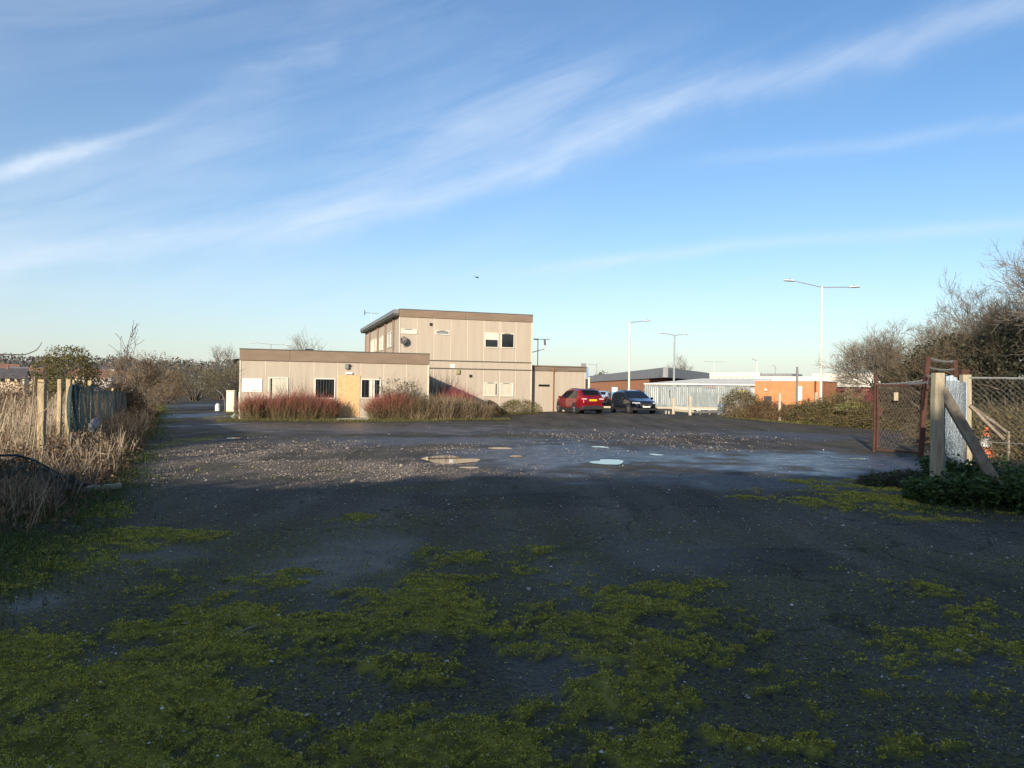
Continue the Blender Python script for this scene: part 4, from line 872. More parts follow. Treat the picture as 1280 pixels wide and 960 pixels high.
# lamp posts
def lamp_post(name, label, p, H, arms, pole_m, r=.09, head=.62, tilt=.06, rz=0.0, base=0.0, group='lamp posts over the car parks'):
    t = thing(name, label, 'lamp post', (p[0], p[1], base), rz, group)
    m = MB(); m.tubes(np.array([[(0, 0, -.2), (0, 0, 1.2), (0, 0, 1.25), (0, 0, H)]]), np.array([[r * 1.45, r * 1.45, r, r * .72]]), 12, cap=True); part(m, 'pole', pole_m, t, smooth=False)
    for ax_, L_, up in arms:
        d = np.array([math.cos(ax_), math.sin(ax_), 0]); e = d * L_ + np.array([0, 0, H + up])
        m = MB(); m.cyl((0, 0, H - .05), e, r * .42, r * .34, sides=8); part(m, 'arm', M_POLEG, t)
        m = MB(); c = e; s = np.array([-d[1], d[0], 0]); w = .15
        rows = []
        for f, ww, hh in ((-.05, .06, .05), (.12, .13, .08), (.6, .17, .07), (.95, .13, .05), (1.05, .04, .03)):
            o = c + d * head * f + np.array([0, 0, tilt * f * head]); rows.append([o - s * ww + [0, 0, -.02], o - s * ww * .7 + [0, 0, hh], o + s * ww * .7 + [0, 0, hh], o + s * ww + [0, 0, -.02], o + [0, 0, -.06], o - s * ww + [0, 0, -.02]])
        m.grid(rows); hd = part(m, 'lamp_head', M_HEAD, t)
        m = MB(); o = c + d * head * .45; m.cyl(o + [0, 0, .07], o + [0, 0, .15], .045, sides=8); part(m, 'sensor', M_BLACK, hd)
    return t
Yl = 48.0; p = at(1026, 500, Yl); H = at(1026, 358, Yl)[2]
lamp_post('lamp_post', 'tall cream double armed lamp post rising from the bramble hedge', p, H, [(math.pi * .985, 1.75, .34), (.02, 1.75, -.01)], M_POLE, r=.085)
Yl = 72.0; p = at(786, 500, Yl); H = at(788, 402.5, Yl)[2]
lamp_post('lamp_post', 'cream single armed lamp post behind the dark car', p, H, [(.12, 1.35, .14)], M_POLE, r=.10)
Yl = 76.0; p = at(842, 510, Yl); H = at(844, 418.5, Yl)[2]
lamp_post('lamp_post', 'grey double armed lamp post in front of the white roofed shed', p, H, [(math.pi, .95, .12), (0.0, .85, .05)], M_POLEG, r=.10, head=.5)
Yl = 120.0; p = at(338, 470, Yl); H = at(338, 430, Yl)[2]
lamp_post('lamp_post', 'double armed lamp post showing over the roof of the low block', p, H, [(math.pi, 2.3, .18), (0.0, 2.3, -.1)], M_POLEG, r=.08, head=.9, tilt=-.05)
Yl = 170.0; p = at(892.5, 480, Yl); H = at(892.5, 452.5, Yl)[2]
lamp_post('lamp_post', 'small distant double armed lamp post right of the brick hall roof', p, H, [(math.pi, 1.7, .1), (0.0, 1.7, .1)], M_HEAD, r=.10, head=.7)
Yl = 100.0; p = at(946, 490, Yl); H = at(947, 451.5, Yl)[2]
lamp_post('lamp_post', 'distant single lamp on a slender pole above the left end of the orange brick block', p, H, [(math.pi, .15, .1)], M_POLE, r=.06, head=.5, tilt=.5)
Yl = 140.0; p = at(969, 480, Yl); H = at(969.5, 457.5, Yl)[2]
lamp_post('lamp_post', 'pair of distant lamps close together above the orange brick block', p, H, [(math.pi, .2, .05), (0, .12, -.5)], M_POLEG, r=.08, head=.4)
Yl = 160.0; p = at(1036.5, 480, Yl); H = at(1036.5, 465.5, Yl)[2]
lamp_post('lamp_post', 'distant lamp on a short pole right of the tall cream lamp post', p, H, [(math.pi, .25, .05)], M_POLEG, r=.08, head=.45)
Yl = 150.0; p = at(745.5, 480, Yl); H = at(745.5, 455.8, Yl)[2]
lamp_post('lamp_post', 'distant grey lamp post with an arm to the left beyond the annexe', p, H, [(math.pi, 1.7, .1), (0, .2, .3)], M_POLEG, r=.10, head=.5)
# posts in the hedge
p = at(996, 505, 43.5); h = at(996.3, 458.5, 43.5)[2]; o = MB().bar((0, 0, -.2), (0, 0, h), .10, .10, seg=3).build('metal_post', M_GREYMET, loc=(p[0], p[1], 0)); tag(o, 'tall square grey metal post standing in the bramble hedge', 'post')
for px, t, lab in ((974.5, 491.5, 'short grey timber post in the bramble hedge left of the tall metal post'), (1020, 490.5, 'pale timber post in the bramble hedge beside the tall lamp post')):
    p = at(px, 505, 42.5); h = at(px, t, 42.5)[2]; o = MB().bar((0, 0, -.2), (0, 0, h), .14, .13, seg=3, jit=.006).build('timber_post', M_WOODP, loc=(p[0], p[1], 0)); tag(o, lab, 'post')
# roadside sign right of the annexe
p = at(734.5, 500, 64); z = at(735, 458, 64)[2]
rs = thing('road_sign', 'tall white pole with a blue panel at the right end of the annexe', 'sign', (p[0], p[1], 0), .1)
m = MB(); m.cyl((0.1, 0, 0), (0.1, 0, z - .9), .09, sides=10); part(m, 'pole', M_POLE, rs)
m = MB(); m.cbox(-.45, .02, -.05, .05, z - .95, z - .1, .01); part(m, 'panel', M_BLUE, rs)
m = MB(); m.cbox(-.6, -.2, -.09, -.051, z - .5, z + .25, .01); part(m, 'panel', M_GREYMET, rs)
p = at(768, 500, 66); z = at(768, 484, 66)[2]
cs = thing('car_park_sign', 'white and bright blue sign over the low hedge between the cars', 'sign', (p[0], p[1], 0))
m = MB(); m.cyl((0, 0, 0), (0, 0, z - .5), .04, sides=8); part(m, 'pole', M_GREYMET, cs)
m = MB(); m.cbox(-.24, .24, -.05, -.041, z - .75, z - .42, .01); part(m, 'panel', mat('bright blue sign', (.05, .40, .80), rough=.4), cs)
m = MB(); m.cbox(-.24, .24, -.05, -.041, z - .40, z, .01); part(m, 'panel', M_WHITE, cs)

# ------------------------------------------------------------------ the valley town far to the left
def house(p, w, d, h, rh, rz, wm, rm, label):
    t = thing('house', label, 'house', tuple(p), rz, 'houses in the valley')
    m = MB(); m.box(-w / 2, w / 2, -d / 2, d / 2, -2, h); m.add([(-w / 2, -d / 2, h), (-w / 2, d / 2, h), (-w / 2, 0, h + rh), (w / 2, -d / 2, h), (w / 2, d / 2, h), (w / 2, 0, h + rh)], [(0, 1, 2), (3, 5, 4)]); part(m, 'wall', wm, t)
    m = MB(); o = .4; k = rh / (d / 2)
    for s in (-1, 1):
        y = s * (d / 2 + o); zz = h - o * k
        m.add([(-w / 2 - o, 0, h + rh + .12), (w / 2 + o, 0, h + rh + .12), (w / 2 + o, y, zz + .12), (-w / 2 - o, y, zz + .12), (-w / 2 - o, 0, h + rh - .05), (w / 2 + o, 0, h + rh - .05), (w / 2 + o, y, zz - .05), (-w / 2 - o, y, zz - .05)], [(0, 1, 2, 3), (4, 7, 6, 5), (3, 2, 6, 7), (0, 3, 7, 4), (1, 5, 6, 2)])
    rf = part(m, 'roof', rm, t)
    m = MB(); m.box(-w * .3, -w * .3 + .8, -.35, .35, h + rh * .5, h + rh + 1.0); part(m, 'chimney', M_RTILE, rf)
    for k in (-.3, .05, .32):
        m = MB(); m.box(w * k - .6, w * k + .6, -d / 2 - .06, -d / 2 - .002, h * .45, h * .85); part(m, 'window', M_GLASSD, t)
M_RSLATE = mat('dark slate', (.055, .05, .055), (.085, .075, .08), rough=.8, scale=.6)
M_RTILE = mat('red brown tile', (.15, .075, .05), (.20, .11, .075), rough=.8, scale=.6)
M_RENDER = mat('cream render', (.55, .42, .28), (.62, .50, .35), rough=.8, scale=.3)
M_RWHITE = mat('white render', (.62, .60, .56), (.70, .68, .64), rough=.8, scale=.3)
for px, py, Y, w, d, h, rh, rz, wm, rm, lab in [
    (17, 471.5, 230, 7, 6, 2.6, 2.6, .35, M_RENDER, M_RSLATE, 'cream bungalow with a steep dark roof, largest in the valley'),
    (33, 472, 250, 6, 6, 2.4, 2.0, .2, M_RENDER, M_RSLATE, 'low cream house just right of the steep dark roofed bungalow'),
    (35, 466.5, 330, 13, 8, 3.2, 2.6, .3, M_RWHITE, M_GREYMET, 'white house with a pale grey roof behind the cream bungalows'),
    (46, 469, 300, 9, 7, 3.6, 2.8, -.2, M_RENDER, M_RTILE, 'cream house with a red brown roof left of the round bush'),
    (112, 470, 330, 16, 8, 4.2, 2.8, .1, M_RENDER, M_RTILE, 'wide cream house under a red roof right of the round bush'),
    (124, 471, 300, 10, 7, 3.6, 2.4, .3, M_RWHITE, M_RTILE, 'white house under a red roof seen between bush and thin sapling'),
    (128, 461.5, 700, 26, 9, 4.5, 3, 0, M_RWHITE, M_RSLATE, 'long white house high on the far slope'),
    (10, 461, 620, 14, 9, 5, 4, .3, M_RENDER, M_RTILE, 'far house with a brown roof at the left edge of the valley'),
    (160, 472, 340, 12, 8, 4, 3, -.1, M_RENDER, M_RTILE, 'cream house half hidden behind the thin sapling')]:
    p = at(px, py, Y); house((p[0], p[1], p[2] - h), w, d, h, rh, rz, wm, rm, lab)
# far woods: crowns crowding the slopes
M_FARWOOD = mat('distant winter trees', (.085, .085, .078), (.15, .138, .112), rough=1, scale=.05, island=.7, contrast=(.2, .8))  # grey of bare winter crowns, also standing in for distance haze
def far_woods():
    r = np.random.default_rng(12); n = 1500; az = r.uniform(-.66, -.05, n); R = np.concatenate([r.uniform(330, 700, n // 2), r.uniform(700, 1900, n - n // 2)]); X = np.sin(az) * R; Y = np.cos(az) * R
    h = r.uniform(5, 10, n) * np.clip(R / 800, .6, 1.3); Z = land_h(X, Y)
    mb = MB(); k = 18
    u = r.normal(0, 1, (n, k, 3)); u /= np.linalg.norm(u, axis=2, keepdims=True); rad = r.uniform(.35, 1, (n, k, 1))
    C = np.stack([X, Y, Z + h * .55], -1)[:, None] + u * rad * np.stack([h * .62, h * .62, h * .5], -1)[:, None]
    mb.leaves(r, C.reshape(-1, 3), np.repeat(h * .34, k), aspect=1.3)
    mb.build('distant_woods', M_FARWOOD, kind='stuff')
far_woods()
# a bird high over the yard
p = at(596, 347, 60); bd = MB()
bd.tubes(np.array([(-.16, 0, 0), (-.05, 0, .02), (.08, 0, .02), (.17, 0, .0)]), np.array([.01, .045, .04, .012]), 6)
bd.add([(0, -.02, .02), (-.08, -.02, .02), (-.1, -.25, .12), (-.05, -.42, .08), (0, .02, .02), (-.08, .02, .02), (-.1, .25, .12), (-.05, .42, .08)], [(0, 1, 2, 3), (4, 7, 6, 5)])
tag(bd.build('bird', mat('dark feathers', (.05, .05, .055), rough=.8), loc=tuple(p)), 'small dark bird gliding in the sky', 'bird').rotation_euler = (.3, .1, .6)
# ------------------------------------------------------------------ cars
M_TYRE = mat('tyre rubber', (.018, .018, .018), rough=.85); M_RIM = mat('alloy rim', (.30, .30, .31), (.42, .42, .43), rough=.35, metal=.8, scale=9)
M_TRIM = mat('black trim', (.022, .022, .024), rough=.6); M_CHROME = mat('chrome', (.62, .62, .62), rough=.18, metal=1.0)
M_CARGL = mat('car glass', (.010, .014, .018), rough=.04, spec=.7); M_LAMP = mat('headlamp glass', (.40, .42, .44), rough=.1)
M_TAIL = mat('tail lamp', (.30, .012, .016), rough=.15); M_TAILW = mat('pale lamp', (.62, .48, .46), rough=.2)
def car(name, label, loc, rz, paint, top, L_, W_, H_, win, wheels, rear_plate, lights):
    """body lofted along the car's length; x forward, the front at +L/2. top: [(x, z)] roof line; win: side glass [(x0,x1)]"""
    t = thing(name, label, 'car', loc, rz)
    tx = np.array([p[0] for p in top]); tz = np.array([p[1] for p in top])
    zs = .52 * H_ + .12                          # belt line
    def ztop(x): return np.interp(x, tx, tz)
    def zbot(x): return .22 + .10 * sstep(L_ * .36, L_ * .5, np.abs(x))
    def plan(x): return W_ / 2 * (1 - .30 * np.clip((np.abs(x) - L_ * .30) / (L_ * .2), 0, 1) ** 2.4)
    def half(x, z):
        w = plan(x) * (1 - .055 * np.clip((.45 - z) / .25, 0, 1)) * (1 + .012 * np.exp(-((z - .72) / .12) ** 2))
        w = w * (1 - .22 * np.clip((z - zs) / (H_ - zs), 0, 1) ** 1.15)
        zt = ztop(x); return w * (1 - .16 * np.clip((z - (zt - .10)) / .10, 0, 1) ** 2)
    xs = np.unique(np.concatenate([np.linspace(-L_ / 2, L_ / 2, 46), tx])); nz = 12
    rows = []
    for x in xs:
        zb, zt = zbot(x), ztop(x); z = zb + (zt - zb) * np.linspace(0, 1, nz) ** .9
        w = half(x, z); a = [(x, 0, zb)] + [(x, w_, z_) for w_, z_ in zip(w, z)] + [(x, w[-1] * .6, zt + .012), (x, 0, zt + .018)]
        rows.append(a + [(q[0], -q[1], q[2]) for q in a[::-1][1:]])
    m = MB(); m.grid(rows)
    for e, s in ((0, 1), (-1, -1)):
        n0 = m.n; m.add(rows[e], np.array([list(range(len(rows[e])))[::s]]))
    body = m.build('body', paint, t, smooth=True)
    # dark lower cladding, wheel arches
    def side_patch(x0, x1, z0f, z1f, off, mt, nm, parent=body, n=10, both=True):
        for s in ((1, -1) if both else (1,)):
            m = MB(); X = np.linspace(x0, x1, n); m.grid([[(x, s * (half(x, z) + off), z) for z in np.linspace(z0f(x), z1f(x), 5)] for x in X]); m.build(nm, mt, parent, smooth=True)
    side_patch(-L_ * .47, L_ * .47, lambda x: zbot(x) - .02, lambda x: zbot(x) + .16, .012, M_TRIM, 'sill', t, 24)
    for x0, x1 in win:
        side_patch(x0, x1, lambda x: zs + .04, lambda x: max(zs + .05, ztop(x) - .13), .009, M_CARGL, 'side_window', t, 9)
    def top_patch(x0, x1, ins, off, mt, nm):
        m = MB(); X = np.linspace(x0, x1, 8); sl_ = np.gradient(ztop(X), X)
        m.grid([[(x - s_ * off / math.hypot(1, s_), f * (half(x, ztop(x)) * .98 - ins), ztop(x) + .022 - .012 * abs(f) + off / math.hypot(1, s_)) for f in np.linspace(-1, 1, 9)] for x, s_ in zip(X, sl_)]); return m.build(nm, mt, t, smooth=True)
    top_patch(*wheels['screen'], .05, .006, M_CARGL, 'windscreen'); top_patch(*wheels['back'], .07, .006, M_CARGL, 'rear_window')
    R_ = wheels['r']
    for x in wheels['x']:
        for s in (1, -1):
            y = s * (W_ / 2 - .10)
            m = MB(); th = np.linspace(0, 2 * math.pi, 25)[:-1]; prof = [(.0, R_ * .62), (.0, R_ * .9), (.02, R_), (.18, R_), (.2, R_ * .9), (.2, R_ * .62)]
            P = np.array([[(x + r * math.cos(a), y + s * (o - .10 + .012), R_ + r * math.sin(a)) for o, r in prof] for a in np.append(th, 0)]); m.grid(P); w = m.build('wheel', M_TYRE, t, smooth=False)
            m = MB(); yo = y + s * .112
            m.cyl((x, yo - s * .06, R_), (x, yo - s * .05, R_), R_ * .63, sides=20)
            for k in range(5):
                a = k * 2 * math.pi / 5 + .3; d = np.array([math.cos(a), 0, math.sin(a)]); m.bar(np.array([x, yo - s * .015, R_]) + d * .04, np.array([x, yo - s * .015, R_]) + d * R_ * .62, .075, .03, up=(0, 1, 0))
            m.build('rim', M_RIM, w)
            m = MB(); A = np.linspace(-.12, math.pi + .12, 14); m.grid([[(x + r * math.cos(a), s * (float(half(x + r * math.cos(a) * .9, min(R_ + r * math.sin(a), .9))) + .010), R_ + r * math.sin(a)) for r in (R_ * .3, R_ * 1.02, R_ * 1.17)] for a in A]); m.build('wheel_arch', M_TRIM, t)
    for x0, x1, y0, y1, z0, z1, mt, nm in lights:
        for s in (1, -1):
            m = MB(); X = np.linspace(x0, x1, 6)
            if abs(x1 - x0) > .12: m.grid([[(x, s * (half(x, z) + .012), z) for z in np.linspace(z0 + .02 * i, z1, 4)] for i, x in enumerate(X)])
            xe = x1 if abs(x1) > abs(x0) else x0; sg_ = 1 if xe > 0 else -1
            m.grid([[(sg_ * (L_ / 2 + .010) - sg_ * .42 * max(0, abs(y) / (W_ / 2) - .55) ** 2, s * y, z) for z in np.linspace(z0, z1, 3)] for y in np.linspace(y0, y1, 6)])
            m.build(nm, mt, t, smooth=True)
    for s in (1, -1):
        m = MB(); x = wheels['screen'][0] - .15 if wheels['screen'][0] > wheels['screen'][1] else wheels['screen'][1] - .2
        m.cbox(x - .08, x + .08, min(s * (half(x, zs) + .02), s * (half(x, zs) + .20)), max(s * (half(x, zs) + .02), s * (half(x, zs) + .20)), zs + .02, zs + .16, .03); m.build('mirror', paint, t)
        for x in wheels['handles']:
            m = MB(); y = s * (half(x, zs - .1) + .012); m.cbox(x - .09, x + .09, min(y, y + s * .025), max(y, y + s * .025), zs - .12, zs - .085, .008); m.build('door_handle', paint, t)
        m = MB(); m.tubes(np.array([(x, s * (half(x, ztop(x)) * .86), ztop(x) + .022) for x in np.linspace(-L_ * .30, L_ * .10, 7)]), .018, 6); m.build('roof_rail', M_TRIM, t)
    return t, half, ztop
M_PAINTR = mat('metallic red paint', (.22, .010, .016), rough=.28, metal=.35, coat=.8)
M_PAINTB = mat('near black blue paint', (.006, .007, .012), rough=.22, metal=.2, coat=.9)
def plate(t, x, z, w, h, mt, sgn, label=None):
    m = MB(); m.cbox(min(x, x + sgn * .012), max(x, x + sgn * .012), -w / 2, w / 2, z, z + h, .003); o = m.build('number_plate', mt, t)
rp_ = np.array([(740.5 - 640) / F_PX * 47.4, 47.4]); p = rp_ + 2.06 * np.array([-.317, .948]); L1 = 4.35
red, hf, zt = car('red_car', 'dark red sport utility car parked facing away beside the annexe', (p[0], p[1], .12), math.radians(90 + 18.5), M_PAINTR,
    [(-2.175, .80), (-2.16, .95), (-2.10, 1.06), (-2.02, 1.14), (-1.60, 1.50), (-1.35, 1.56), (-.6, 1.60), (.1, 1.58), (.35, 1.53), (1.05, 1.10), (1.25, 1.04), (1.9, .93), (2.08, .80), (2.175, .62)], L1, 1.80, 1.60,
    [(-1.55, -.93), (-.87, -.02), (.04, .82)], dict(x=(-1.30, 1.33), r=.345, screen=(.42, 1.02), back=(-1.98, -1.62), handles=(-.75, .22)), None,
    [(-2.0, -2.17, .52, .82, .86, 1.05, M_TAIL, 'tail_light'), (2.0, 2.17, .45, .8, .68, .80, M_LAMP, 'headlight')])
M_YPL = mat('yellow plate plastic', (.75, .42, .02), rough=.4); M_WPL = mat('white plate plastic', (.80, .78, .70), rough=.4)
plate(red, -2.195, .83, .52, .12, M_YPL, -1)
m = MB(); m.cbox(-2.24, -2.13, -.74, .74, .30, .56, .05); m.build('rear_bumper', M_TRIM, red)
m = MB(); m.cbox(-1.9, -1.55, -.60, .60, 1.56, 1.595, .012); m.build('spoiler', M_PAINTR, red)
for s in (-1, 1):
    m = MB(); m.cbox(-2.255, -2.235, s * .62 - .08, s * .62 + .08, .50, .55, .004); m.build('reflector', M_TAIL, red)
    m = MB(); m.cbox(-2.19, -2.17, s * .58 - .16, s * .58 + .16, .93, 1.0, .004); m.build('tail_light', M_TAILW, red)
p = gnd(800, 519.8)
blk, hf, zt = car('black_car', 'near black hatchback parked facing the yard beside the red car', (p[0] - .25, p[1] + 1.6, .12), math.radians(-90 + 15), M_PAINTB,
    [(-2.19, .75), (-2.15, .98), (-2.0, 1.10), (-1.62, 1.42), (-1.2, 1.50), (-.4, 1.55), (.1, 1.52), (.32, 1.46), (1.10, 1.02), (1.30, .97), (1.90, .84), (2.10, .72), (2.19, .56)], 4.38, 1.79, 1.55,
    [(-1.5, -.90), (-.84, .02), (.08, .80)], dict(x=(-1.32, 1.36), r=.33, screen=(.38, 1.08), back=(-1.95, -1.64), handles=(-.7, .28)), None,
    [(1.85, 2.18, .44, .80, .68, .77, M_LAMP, 'headlight'), (-2.0, -2.17, .5, .8, .85, 1.0, M_TAIL, 'tail_light')])
plate(blk, 2.215, .44, .52, .12, M_WPL, 1)
m = MB(); m.cbox(2.12, 2.215, -.42, .42, .48, .72, .03); gr = m.build('grille', M_TRIM, blk)
for s in (-1, 1):
    m = MB(); m.bar((2.225, s * .36, .74), (2.232, s * .16, .55), .03, .045); m.build('chrome_strip', M_CHROME, gr)
    m = MB(); m.cbox(2.08, 2.16, s * .68 - .10, s * .68 + .10, .34, .44, .02); m.build('fog_light', M_CHROME, blk)
m = MB(); m.bar((2.232, -.16, .55), (2.232, .16, .55), .03, .045); m.build('chrome_strip', M_CHROME, gr)
m = MB(); m.cyl((2.215, 0, .66), (2.235, 0, .66), .05, sides=12); m.build('badge', M_CHROME, gr)
m = MB(); m.cbox(2.06, 2.20, -.8, .8, .24, .42, .05); m.build('front_bumper', M_TRIM, blk)
# tops of the cars in the car park beyond the hedge
M_PB = mat('pale blue car paint', (.30, .38, .45), rough=.3, coat=.6); M_PS = mat('silver car paint', (.42, .43, .44), rough=.3, metal=.5, coat=.5); M_PD = mat('dark car paint', (.03, .035, .05), rough=.3, coat=.6)
for k, (px, Y, pt, lab) in enumerate([(754, 82, M_PB, 'pale blue car in the far car park right behind the red car'), (776, 82, M_PS, 'silver car in the far car park behind the blue sign'), (783.5, 92, M_PD, 'dark car in the far car park behind the black car, left of the lamp pole'), (796, 82, M_PB, 'pale blue car in the far car park directly behind the black car')]):
    q = at(px, 500, Y)
    pc_, _, _ = car('parked_car', lab, (q[0], q[1], .05), math.radians(75 + 8 * k), pt, [(-2.1, .80), (-2.0, 1.0), (-1.6, 1.42), (-.4, 1.5), (.3, 1.46), (1.1, 1.0), (1.9, .86), (2.1, .6)], 4.2, 1.74, 1.5, [(-1.5, -.9), (-.84, 0), (.06, .85)], dict(x=(-1.25, 1.3), r=.32, screen=(.4, 1.05), back=(-1.92, -1.62), handles=(-.7, .3)), None, [(1.85, 2.09, .4, .75, .66, .8, M_LAMP, 'headlight'), (-2.0, -2.09, .5, .76, .8, .95, M_TAIL, 'tail_light')]); pc_['group'] = 'cars in the far car park'
# ------------------------------------------------------------------ gate, chain link fence and cone on the right
M_RUST = mat('rusted steel', (.045, .018, .012), (.095, .037, .021), rough=.85, scale=14, bump=.3)
M_TIMB = mat('weathered timber', (.20, .17, .115), (.52, .45, .32), rough=.9, scale=9, stretch=(6, 6, .35), bump=.6, col3=(.40, .34, .23), contrast=(.25, .7))
M_TIMBG = mat('grey old timber', (.17, .135, .095), (.30, .25, .185), rough=.9, scale=4, stretch=(2, 2, 2), bump=.35)
M_WIRE = mat('galvanised wire', (.20, .20, .185), (.32, .32, .30), rough=.6, metal=.3, scale=20)
M_WIRER = mat('rusty wire', (.10, .065, .045), (.20, .155, .12), rough=.7, scale=20)
M_MESHW = mat('dull mesh wire', (.10, .095, .085), (.20, .19, .17), rough=.7, metal=.2, scale=20)
M_SHEET = mat('pale blue grey sheet metal', (.34, .42, .47), (.48, .56, .61), rough=.5, scale=3, stretch=(1, 1, .4), col3=(.42, .50, .55))
def lattice(P0, P1, z0, z1, cell, r, bulge=None, tilt=1.0):
    """chain link wires woven between two plan points; returns an MB"""
    P0 = np.array(P0, float); P1 = np.array(P1, float); W_ = np.linalg.norm(P1 - P0); d = (P1 - P0) / W_; n = np.array([-d[1], d[0]])
    h = z1 - z0; m = MB(); out = []
    for s in (1, -1):
        x = -h / tilt if s > 0 else 0.0
        while x < (W_ if s > 0 else W_ + h / tilt):
            k = max(3, int(h / .25)); u = x + s * np.linspace(0, 1, k) * h / tilt; z = np.linspace(z0, z1, k)
            a = (u >= 0) & (u <= W_)
            if a.sum() >= 2:
                # clip to the panel
                t0 = np.clip((0 - x) / (s * h / tilt), 0, 1); t1 = np.clip((W_ - x) / (s * h / tilt), 0, 1); t = np.linspace(min(t0, t1), max(t0, t1), k)
                u = x + s * t * h / tilt; z = z0 + t * h
                b = bulge(u / W_, (z - z0) / h) if bulge else 0 * u
                out.append(np.stack([P0[0] + d[0] * u + n[0] * (b + s * r), P0[1] + d[1] * u + n[1] * (b + s * r), z], -1))
            x += cell
    for p in out: m.tubes(p + rng.normal(0, .003, p.shape), r, 3)
    return m
# gate leaf
GA, GB = np.array([10.4, 21.6]), np.array([11.05, 20.35])
za, zb = at(1095, 563.5, GA[1])[2], at(1096, 481.5, GA[1])[2]
GB = at(1152, 520, 20.4)[:2]
gate = thing('chain_link_gate', 'rusty chain link gate leaf hanging beside the weathered timber post', 'gate', (GA[0], GA[1], 0))
def gl_(p): return np.array(p, float) - np.array([GA[0], GA[1]])
a, b = gl_(GA), gl_(GB); zl, zh = max(.05, za), zb
for q0, q1, nm in (((*a, zl), (*a, zh + .02), 'upright'), ((*b, zl), (*b, zh + .02), 'upright'), ((*a, zh), (*b, zh - .0), 'top_rail'), ((*a, zl + .02), (*b, zl + .02), 'bottom_rail')):
    m = MB(); m.bar(q0, q1, .055, .055, seg=4, jit=.003); part(m, nm, M_RUST, gate)
m = lattice(a, b, zl + .05, zh - .03, .085, .0028, tilt=1.9, bulge=lambda u, v: .06 * np.sin(u * 3.1) * np.sin(v * 3.1)); part(m, 'wire_mesh', M_WIRER, gate)
m = lattice(a + [.0, -.02], b + [0, -.02], zl + .05, zh - .03, .17, .0028, tilt=1.3); part(m, 'wire_mesh', M_MESHW, gate)
m = MB(); m.cbox(a[0] - .02, a[0] + .14, a[1] - .05, a[1] + .02, 1.0, 1.25, .01); part(m, 'latch', M_RUST, gate)
p = at(1120, 495, 20.9); pw_ = gl_(p[:2]); m = MB(); m.cbox(pw_[0] - .06, pw_[0] + .06, pw_[1] - .02, pw_[1] + .02, p[2] - .13, p[2] + .1, .01); part(m, 'tag_plate', M_TIMB, gate)
# rusty posts: far gate post, hinge post, one behind
def rust_post(label, b0, top, w, extra=None):
    t = thing('rusty_post', label, 'post', (b0[0], b0[1], 0), 0, 'rusty steel posts at the gate')
    m = MB(); m.bar((0, 0, -.2), (top[0] - b0[0], top[1] - b0[1], top[2]), w, w * .85, seg=6, jit=.004); part(m, 'shaft', M_RUST, t)
    if extra:
        m = MB(); m.cbox(*extra, .01); part(m, 'bracket', M_RUST, t)
    return t
q = at(1094.5, 468, 21.75); rust_post('rusty steel post at the far edge of the gate leaf', (10.38, 21.75), q, .075)
q0 = at(1150, 570, 20.2); q = at(1160, 446, 20.2); d = (q - q0) / (q[2] - q0[2]); g0 = q0 - d * q0[2]
rust_post('tall leaning rusty post where the gate leaf hinges', g0, q, .115)
q = at(1193.5, 450.5, 21.5); rust_post('rusty post showing between the two weathered timber posts', (q[0] + .15, 21.5), q, .10, (.0, .22, -.1, .06, q[2] - .55, q[2] - .25))
ra, rb = at(1160, 446.5, 20.15), at(1193, 451.5, 21.45); rc_, rd = at(1160, 459, 20.15), at(1193, 461.5, 21.45)
bw = thing('barbed_wire', 'barbed wire strands strung between the rusty posts at the gate', 'wire', (ra[0], ra[1], 0))
def strand(p, q, sag):
    t = np.linspace(0, 1, 14)[:, None]; P = np.asarray(p) * (1 - t) + np.asarray(q) * t; P[:, 2] -= sag * 4 * (t * (1 - t))[:, 0]; return P - np.array([ra[0], ra[1], 0])
for p, q, sg_ in ((ra, rb, .06), (rc_, rd, .05), (at(1158, 469.5, 20.2), at(1185, 469, 17), .02), (at(1095, 480, 21.7), at(1158, 474.5, 20.2), .04), (at(1130, 480, 21.0), at(1175, 475, 19), .03)):
    P = strand(p, q, sg_); m = MB(); m.tubes(P, .016, 4)
    for k in range(1, 13): m.cyl(P[k] + [-.03, 0, -.03], P[k] + [.03, .02, .03], .008, sides=3); m.cyl(P[k] + [-.03, 0, .03], P[k] + [.03, -.02, -.03], .008, sides=3)
    part(m, 'strand', M_WIRE, bw)
# timber posts, brace, wire, mesh: one straining corner of the fence
P1 = np.array([6.66, 11.9]); z1 = at(1170, 466.5, 11.9)[2]; P2 = np.array([at(1208, 520, 15.4)[0], 15.4]); z2 = at(1208, 468.5, 15.4)[2]
fen = thing('chain_link_fence', 'chain link fence strung on weathered timber posts with a leaning timber brace', 'fence', (P1[0], P1[1], 0))
o3 = np.array([P1[0], P1[1], 0])
def fl(p): return np.asarray(p, float) - o3[:len(p)]
m = MB(); m.bar((0, 0, -.2), (at(1172.5, 467, 11.9)[0] - P1[0], 0, z1), .145, .14, seg=9, jit=.004, cham=.12); part(m, 'post', M_TIMB, fen, 'near weathered square timber post')
m = MB(); m.bar((*fl(P2), -.2), (*fl(at(1207, 469, 15.4)[:2]), z2), .17, .15, seg=7, jit=.004, cham=.12); part(m, 'post', M_TIMB, fen, 'second weathered timber post further back')
b0, b1 = at(1177, 487, 11.98), at(1264, 634, 11.35)
b1[2] = -.05
m = MB(); m.bar(fl(b0), fl(b1), .155, .07, seg=9, jit=.004, up=(0, 1, 0), cham=.1); part(m, 'brace', M_TIMBG, fen, 'long grey plank leaning against the near post')
s0 = at(1260, 541, 15.6)
for e, q in ((at(1259, 541.5, 15.6), at(1213, 508, 15.4)), (at(1254, 549, 15.2), at(1212, 507, 15.3))):
    m = MB(); m.bar(fl(q), fl(e), .09, .06, seg=5, jit=.004); part(m, 'brace', M_TIMBG, fen)
